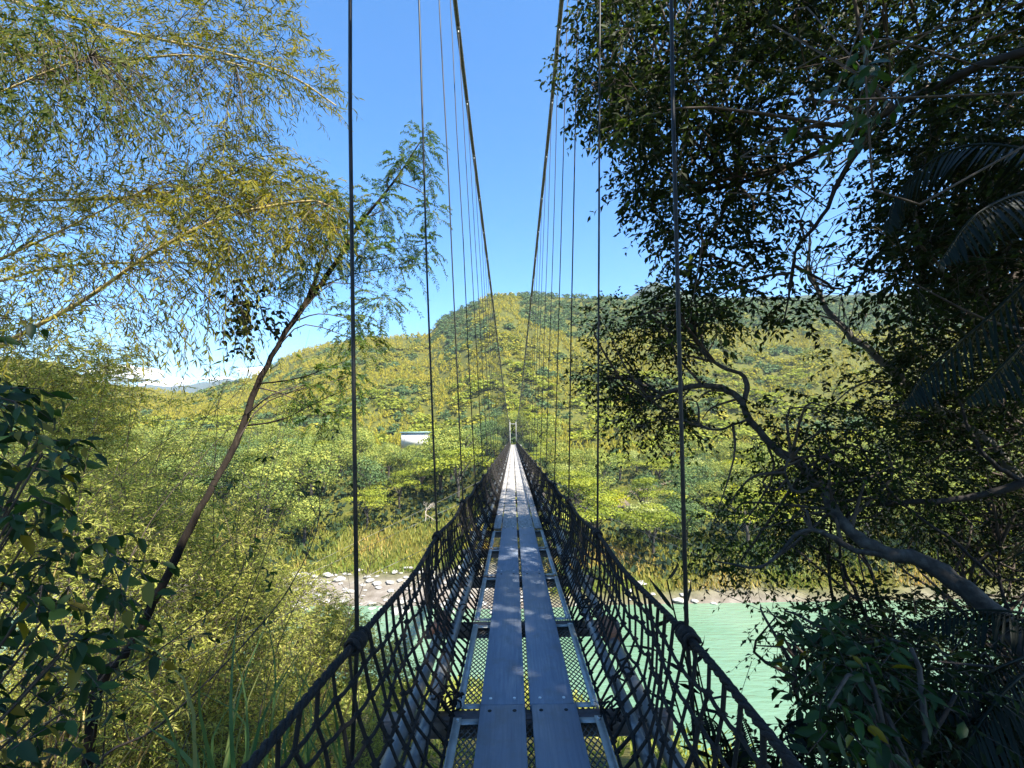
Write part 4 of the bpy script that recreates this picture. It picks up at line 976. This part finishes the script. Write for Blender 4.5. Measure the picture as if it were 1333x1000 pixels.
tree_mass(mbl, mbt, sk, [([(920, 650), (1000, 600), (1030, 680), (980, 760), (930, 740)], 12, 5.6, 6.8, 12, .26), ([(840, 370), (820, 420), (900, 470), (950, 470), (940, 400)], 7, 6.2, 7, 12, .24)], .075, .036, (.5, 1))
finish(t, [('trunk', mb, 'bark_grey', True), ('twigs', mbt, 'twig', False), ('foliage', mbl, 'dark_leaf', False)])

# pale barked tree behind it
base = np.array([8.4, 6.4, -4]); base[2] = near_z(8.4, 6.4)-.3
t = thing('pale_barked_tree', 'pale barked tree with thin leafless sunlit boughs in the sky gap', 'tree', tuple(base))
mb, mbl, mbt = MB(), MB(), MB()
p1 = limb(mb, np.vstack([base[None], PP([(1330, 640, 6.2), (1230, 540, 6.4), (1140, 466, 6.6), (1105, 436, 6.8), (1075, 398, 7), (1058, 365, 7.1), (1050, 345, 7.1)])]), .075, .025, 34, 9)
for pth in ([(1110, 440, 6.8), (1090, 420, 6.8), (1060, 410, 6.8), (1030, 420, 6.8)], [(1070, 390, 7), (1050, 350, 7), (1055, 310, 7), (1030, 280, 7)], [(1060, 368, 7.1), (1100, 375, 7), (1140, 352, 7), (1170, 357, 6.9)], [(1200, 380, 6.6), (1150, 355, 6.8), (1110, 345, 7), (1090, 320, 7)], [(1100, 345, 7), (1130, 310, 6.9), (1120, 270, 6.9)], [(1180, 500, 6.5), (1120, 500, 6.4), (1070, 540, 6.4)]):
    limb(mb, PP(pth), .02, .005, 14, 6, .3)
for _ in range(34):
    a = P(rng.uniform(1030, 1150), rng.uniform(250, 430), 7.0+rng.normal()*.2); branch_to(mb, p1, a, .008)
for c, rm, ns in clusters([(1060, 240, 6.9, 34, 22), (1040, 320, 6.9, 30, 14), (1100, 330, 6.9, 20, 6), (1160, 480, 6.5, 40, 30), (1100, 470, 6.5, 30, 16)]):
    s0 = c+rnd(ns)*rm*.8; sprays(mbl, mbt, s0, rnd(ns), .28, 7, .085, .04, .3, .4, (.45, 1), .003)
finish(t, [('trunk', mb, 'bark_pale', True), ('twigs', mbt, 'twig', False), ('foliage', mbl, 'dark_leaf', False)])

# evergreen mass at the right edge and the shrubs below it
def bush(name, label, base, polys, L, W, m='dark_leaf', tint=(0, .9), six=False, kk=9, cat='tree', stem=.06, sp=(.25, .5)):
    base = np.array(base, float); base[2] = near_z(base[0], base[1])-.2
    t = thing(name, label, cat, tuple(base)); mb, mbl, mbt = MB(), MB(), MB()
    allp = [p for poly in polys for p in poly[0]]; cx, cy = np.mean(allp, axis=0); ym = np.mean([p[2] for p in polys]+[p[3] for p in polys])
    sk = [limb(mb, [base, (base+P(cx, cy, ym))/2+rng.normal(size=3)*.2, P(cx, cy, ym)], stem, stem*.3, 20, 8)]
    for poly in polys:
        c = P(*np.mean(poly[0], axis=0), (poly[2]+poly[3])/2)
        for _ in range(3): sk.append(limb(mb, [sk[0][rng.integers(4, 12)], (sk[0][10]+c)/2+rng.normal(size=3)*.25, c+rng.normal(size=3)*.4], stem*.45, .01, 16, 6))
    tree_mass(mbl, mbt, np.vstack(sk), polys, L, W, tint, six, kk, sp)
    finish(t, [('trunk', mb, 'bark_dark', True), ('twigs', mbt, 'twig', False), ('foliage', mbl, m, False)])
bush('evergreen_tree', 'dense dark evergreen filling the right edge above the gnarled trunk', (7.5, 3.6, 0), [
    ([(1160, 250), (1140, 330), (1175, 400), (1190, 470), (1420, 480), (1420, 100), (1240, 110), (1190, 180)], 80, 3.9, 7.4, 36, .42),
    ([(1090, 520), (1150, 480), (1200, 420), (1420, 420), (1420, 660), (1250, 640), (1130, 580)], 56, 5.9, 8.6, 30, .42)], .085, .04)
bush('shrub', 'dark bushy shrub under the gnarled trunk above the water', (4.6, 5.2, 0), [
    ([(1000, 560), (1100, 540), (1170, 640), (1130, 700), (1060, 720), (1000, 690)], 18, 5.9, 7.6, 22, .38),
    ([(1045, 740), (1130, 760), (1180, 820), (1160, 900), (1100, 900), (1070, 830)], 19, 4.6, 6.2, 22, .34)], .075, .034, cat='shrub')
bush('shrub', 'dark tangled shrub filling the lower right beneath the leaning trunk', (5.2, 3.0, 0), [
    ([(1150, 840), (1250, 860), (1420, 980), (1420, 1080), (1120, 1080), (1110, 960)], 52, 2.9, 4.6, 26, .32),
    ([(1100, 620), (1420, 620), (1420, 830), (1290, 740), (1150, 690)], 40, 5.6, 7.6, 26, .4), ([(1170, 800), (1290, 790), (1420, 880), (1420, 930), (1180, 860)], 20, 5.4, 7.0, 24, .36)], .075, .03, cat='shrub')
bush('shrub', 'large leaved shrub with hanging brown leaves beside the right hand rope', (3.2, 2.6, 0), [
    ([(1065, 860), (1110, 830), (1160, 890), (1160, 1060), (1090, 1060), (1075, 950)], 13, 2.4, 3.4, 8, .2)], .11, .05, 'broad_leaf', (0, 1), True, 5, 'shrub', .02, (.15, .3))
bush('shrub', 'thin half bare shrub reaching across the water at right', (2.9, 4.6, 0), [
    ([(960, 800), (1030, 770), (1060, 850), (1040, 920), (990, 870)], 14, 4.0, 5.2, 3, .22)], .06, .026, 'broad_leaf', (0, 1), False, 5, 'shrub', .016, (.2, .4))

# dark thin boughs of a second tree crossing the right middle
t = thing('thin_tree', 'thin dark boughs crossing above the gnarled trunk from the right', 'tree', (7.6, 4.6, float(near_z(7.6, 4.6))))
mb, mbl = MB(), MB(); tb = np.array(t.location)
limb(mb, np.vstack([tb[None], PP([(1420, 600, 5), (1333, 630, 5.1), (1250, 650, 5.2), (1170, 655, 5.3), (1120, 660, 5.4), (1095, 680, 5.5)])]), .06, .008, 26, 7)
limb(mb, PP([(1333, 628, 5.1), (1290, 600, 5.1), (1262, 560, 5.2), (1240, 500, 5.3)]), .03, .01, 14, 7)
limb(mb, PP([(1290, 750, 5.0), (1240, 705, 5.1), (1190, 668, 5.2), (1150, 630, 5.3), (1125, 590, 5.4), (1110, 560, 5.4)]), .022, .008, 18, 6)
limb(mb, PP([(1200, 670, 5.2), (1150, 650, 5.2), (1080, 652, 5.2)]), .012, .005, 10, 5)
c = volume_points([(1090, 560), (1300, 560), (1330, 700), (1120, 690)], 60, 5, 5.6); sprays(mbl, mb, c, rnd(60), .3, 7, .07, .03, .3, .3, (0, 1), .003)
finish(t, [('trunk', mb, 'bark_dark', True), ('foliage', mbl, 'dark_leaf', False)])

# palms
def frond(mbl, mbs, pts, L, n=44, hang=.85, W=.02):
    q = resample(pts, n); d = norm(np.gradient(q, axis=0)); tube(mbs, q, np.linspace(.014, .003, n), 6)
    up = np.array([0, 0, 1.]); sd = norm(np.cross(d, up)); tt = np.linspace(0, 1, n)
    ln = L*np.clip(np.sin((tt*.86+.1)*math.pi), .15, 1)
    for sg in (-1, 1):
        D = d*.55+sd*sg*.8-up*hang+rng.normal(size=d.shape)*.06
        leaves(mbl, q[4:], D[4:], (np.cross(D, d)*sg+up*.2)[4:], ln[4:], W, rng.random(n-4), .12, True, .12)
def palm(label, crown_c, base, fronds, L=.42):
    base = np.array(base, float); base[2] = near_z(base[0], base[1])-.2
    t = thing('palm_tree', label, 'palm', tuple(base)); mb = MB()
    limb(mb, [base, (base+crown_c)/2+[.1, 0, 0], crown_c], .09, .07, 16, 9)
    finish(t, [('trunk', mb, 'bark_dark', True)])
    for pts in fronds:
        a, b = MB(), MB(); frond(a, b, pts, L)
        b.v = [v-base for v in b.v]; a.v = [v-base for v in a.v]
        o = b.build('frond', 'palm_leaf', t, True); a.build('leaflets', 'palm_leaf', o)
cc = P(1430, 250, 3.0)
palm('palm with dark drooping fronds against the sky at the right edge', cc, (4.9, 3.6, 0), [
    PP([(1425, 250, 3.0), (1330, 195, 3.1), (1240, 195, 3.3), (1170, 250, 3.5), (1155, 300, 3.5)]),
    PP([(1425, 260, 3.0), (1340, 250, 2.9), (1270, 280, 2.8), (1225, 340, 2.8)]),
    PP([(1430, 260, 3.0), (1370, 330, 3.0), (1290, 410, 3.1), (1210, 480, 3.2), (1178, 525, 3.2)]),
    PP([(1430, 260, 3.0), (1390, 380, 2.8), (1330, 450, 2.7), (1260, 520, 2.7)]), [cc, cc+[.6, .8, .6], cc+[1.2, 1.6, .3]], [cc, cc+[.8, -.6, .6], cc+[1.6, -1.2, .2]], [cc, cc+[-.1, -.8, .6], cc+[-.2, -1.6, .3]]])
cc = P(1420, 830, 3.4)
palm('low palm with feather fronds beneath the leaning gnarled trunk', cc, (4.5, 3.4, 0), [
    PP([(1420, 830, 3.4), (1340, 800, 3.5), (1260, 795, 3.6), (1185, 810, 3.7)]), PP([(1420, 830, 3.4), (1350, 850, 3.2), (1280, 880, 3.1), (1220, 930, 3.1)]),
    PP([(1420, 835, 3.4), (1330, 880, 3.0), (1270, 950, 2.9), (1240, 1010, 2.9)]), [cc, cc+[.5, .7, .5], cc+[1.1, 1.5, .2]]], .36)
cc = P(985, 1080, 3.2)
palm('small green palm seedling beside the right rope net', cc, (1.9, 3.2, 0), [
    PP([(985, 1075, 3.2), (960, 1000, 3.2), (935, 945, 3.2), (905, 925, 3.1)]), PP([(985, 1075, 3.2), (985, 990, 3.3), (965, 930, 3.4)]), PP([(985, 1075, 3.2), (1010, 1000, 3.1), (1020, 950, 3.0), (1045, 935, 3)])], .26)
# ginger plant behind the right net
b0 = np.array([1.35, 3.4, float(near_z(1.35, 3.4))]); t = thing('ginger_plant', 'leafy plant with long upright blades just outside the right net', 'plant', tuple(b0)); mb, mbs = MB(), MB()
for k_ in range(4):
    top = P([868, 890, 850, 905][k_], [755, 790, 815, 850][k_], 3.4+.1*k_); q = resample([b0+rng.normal(size=3)*[.1, .1, 0], (b0+top)/2+[.05, 0, .1], top], 12); tube(mbs, q, np.linspace(.012, .005, 12), 6)
    ii = np.arange(4, 12); n_ = len(ii); d = np.stack([np.where(ii % 2, 1, -1)*rng.uniform(.3, .9, n_), rng.normal(size=n_)*.3, rng.uniform(.1, .9, n_)], -1)
    leaves(mb, q[ii], d, rnd(n_)+[0, -.6, .5], rng.uniform(.16, .28, n_), .034, rng.random(n_)*.6, .1, True, .25)
finish(t, [('stem', mbs, 'palm_leaf', True), ('foliage', mb, 'palm_leaf', False)])

# ------------------------------------------------------------------ clouds low over the far mountains
m, nt, out = mat('cloud'); b = N(nt, 'ShaderNodeBsdfDiffuse'); b.inputs[0].default_value = (.9, .9, .9, 1); nt.links.new(b.outputs[0], out.inputs[0]); M['cloud'] = m
mb = MB()
for i in range(60):
    px = rng.uniform(70, 480); D = rng.uniform(6500, 8000); top = 472+10*math.sin(px*.03)+rng.uniform(0, 26)
    c = P(px, top+14, D); r_ = rng.uniform(70, 170)
    l = lump(1, i*3.1, .5, 10); v = np.concatenate(l.v)*[r_*1.7, r_, r_]+c; mb.add(v, np.concatenate(l.f[4]))
kind(mb.build('clouds', 'cloud', smooth=True), 'stuff')

# ------------------------------------------------------------------ air
HAZE = True
if HAZE:
    mb = MB(); box(mb, (-5200, -320, -26), (5200, 5000, 420)); o = mb.build('haze', None)
    m, nt, out = mat('haze'); v = N(nt, 'ShaderNodeVolumePrincipled'); v.inputs['Density'].default_value = .00014; v.inputs['Color'].default_value = (.72, .84, 1, 1); v.inputs['Anisotropy'].default_value = .2
    nt.links.new(v.outputs[0], out.inputs['Volume']); o.data.materials.append(m); kind(o, 'stuff')
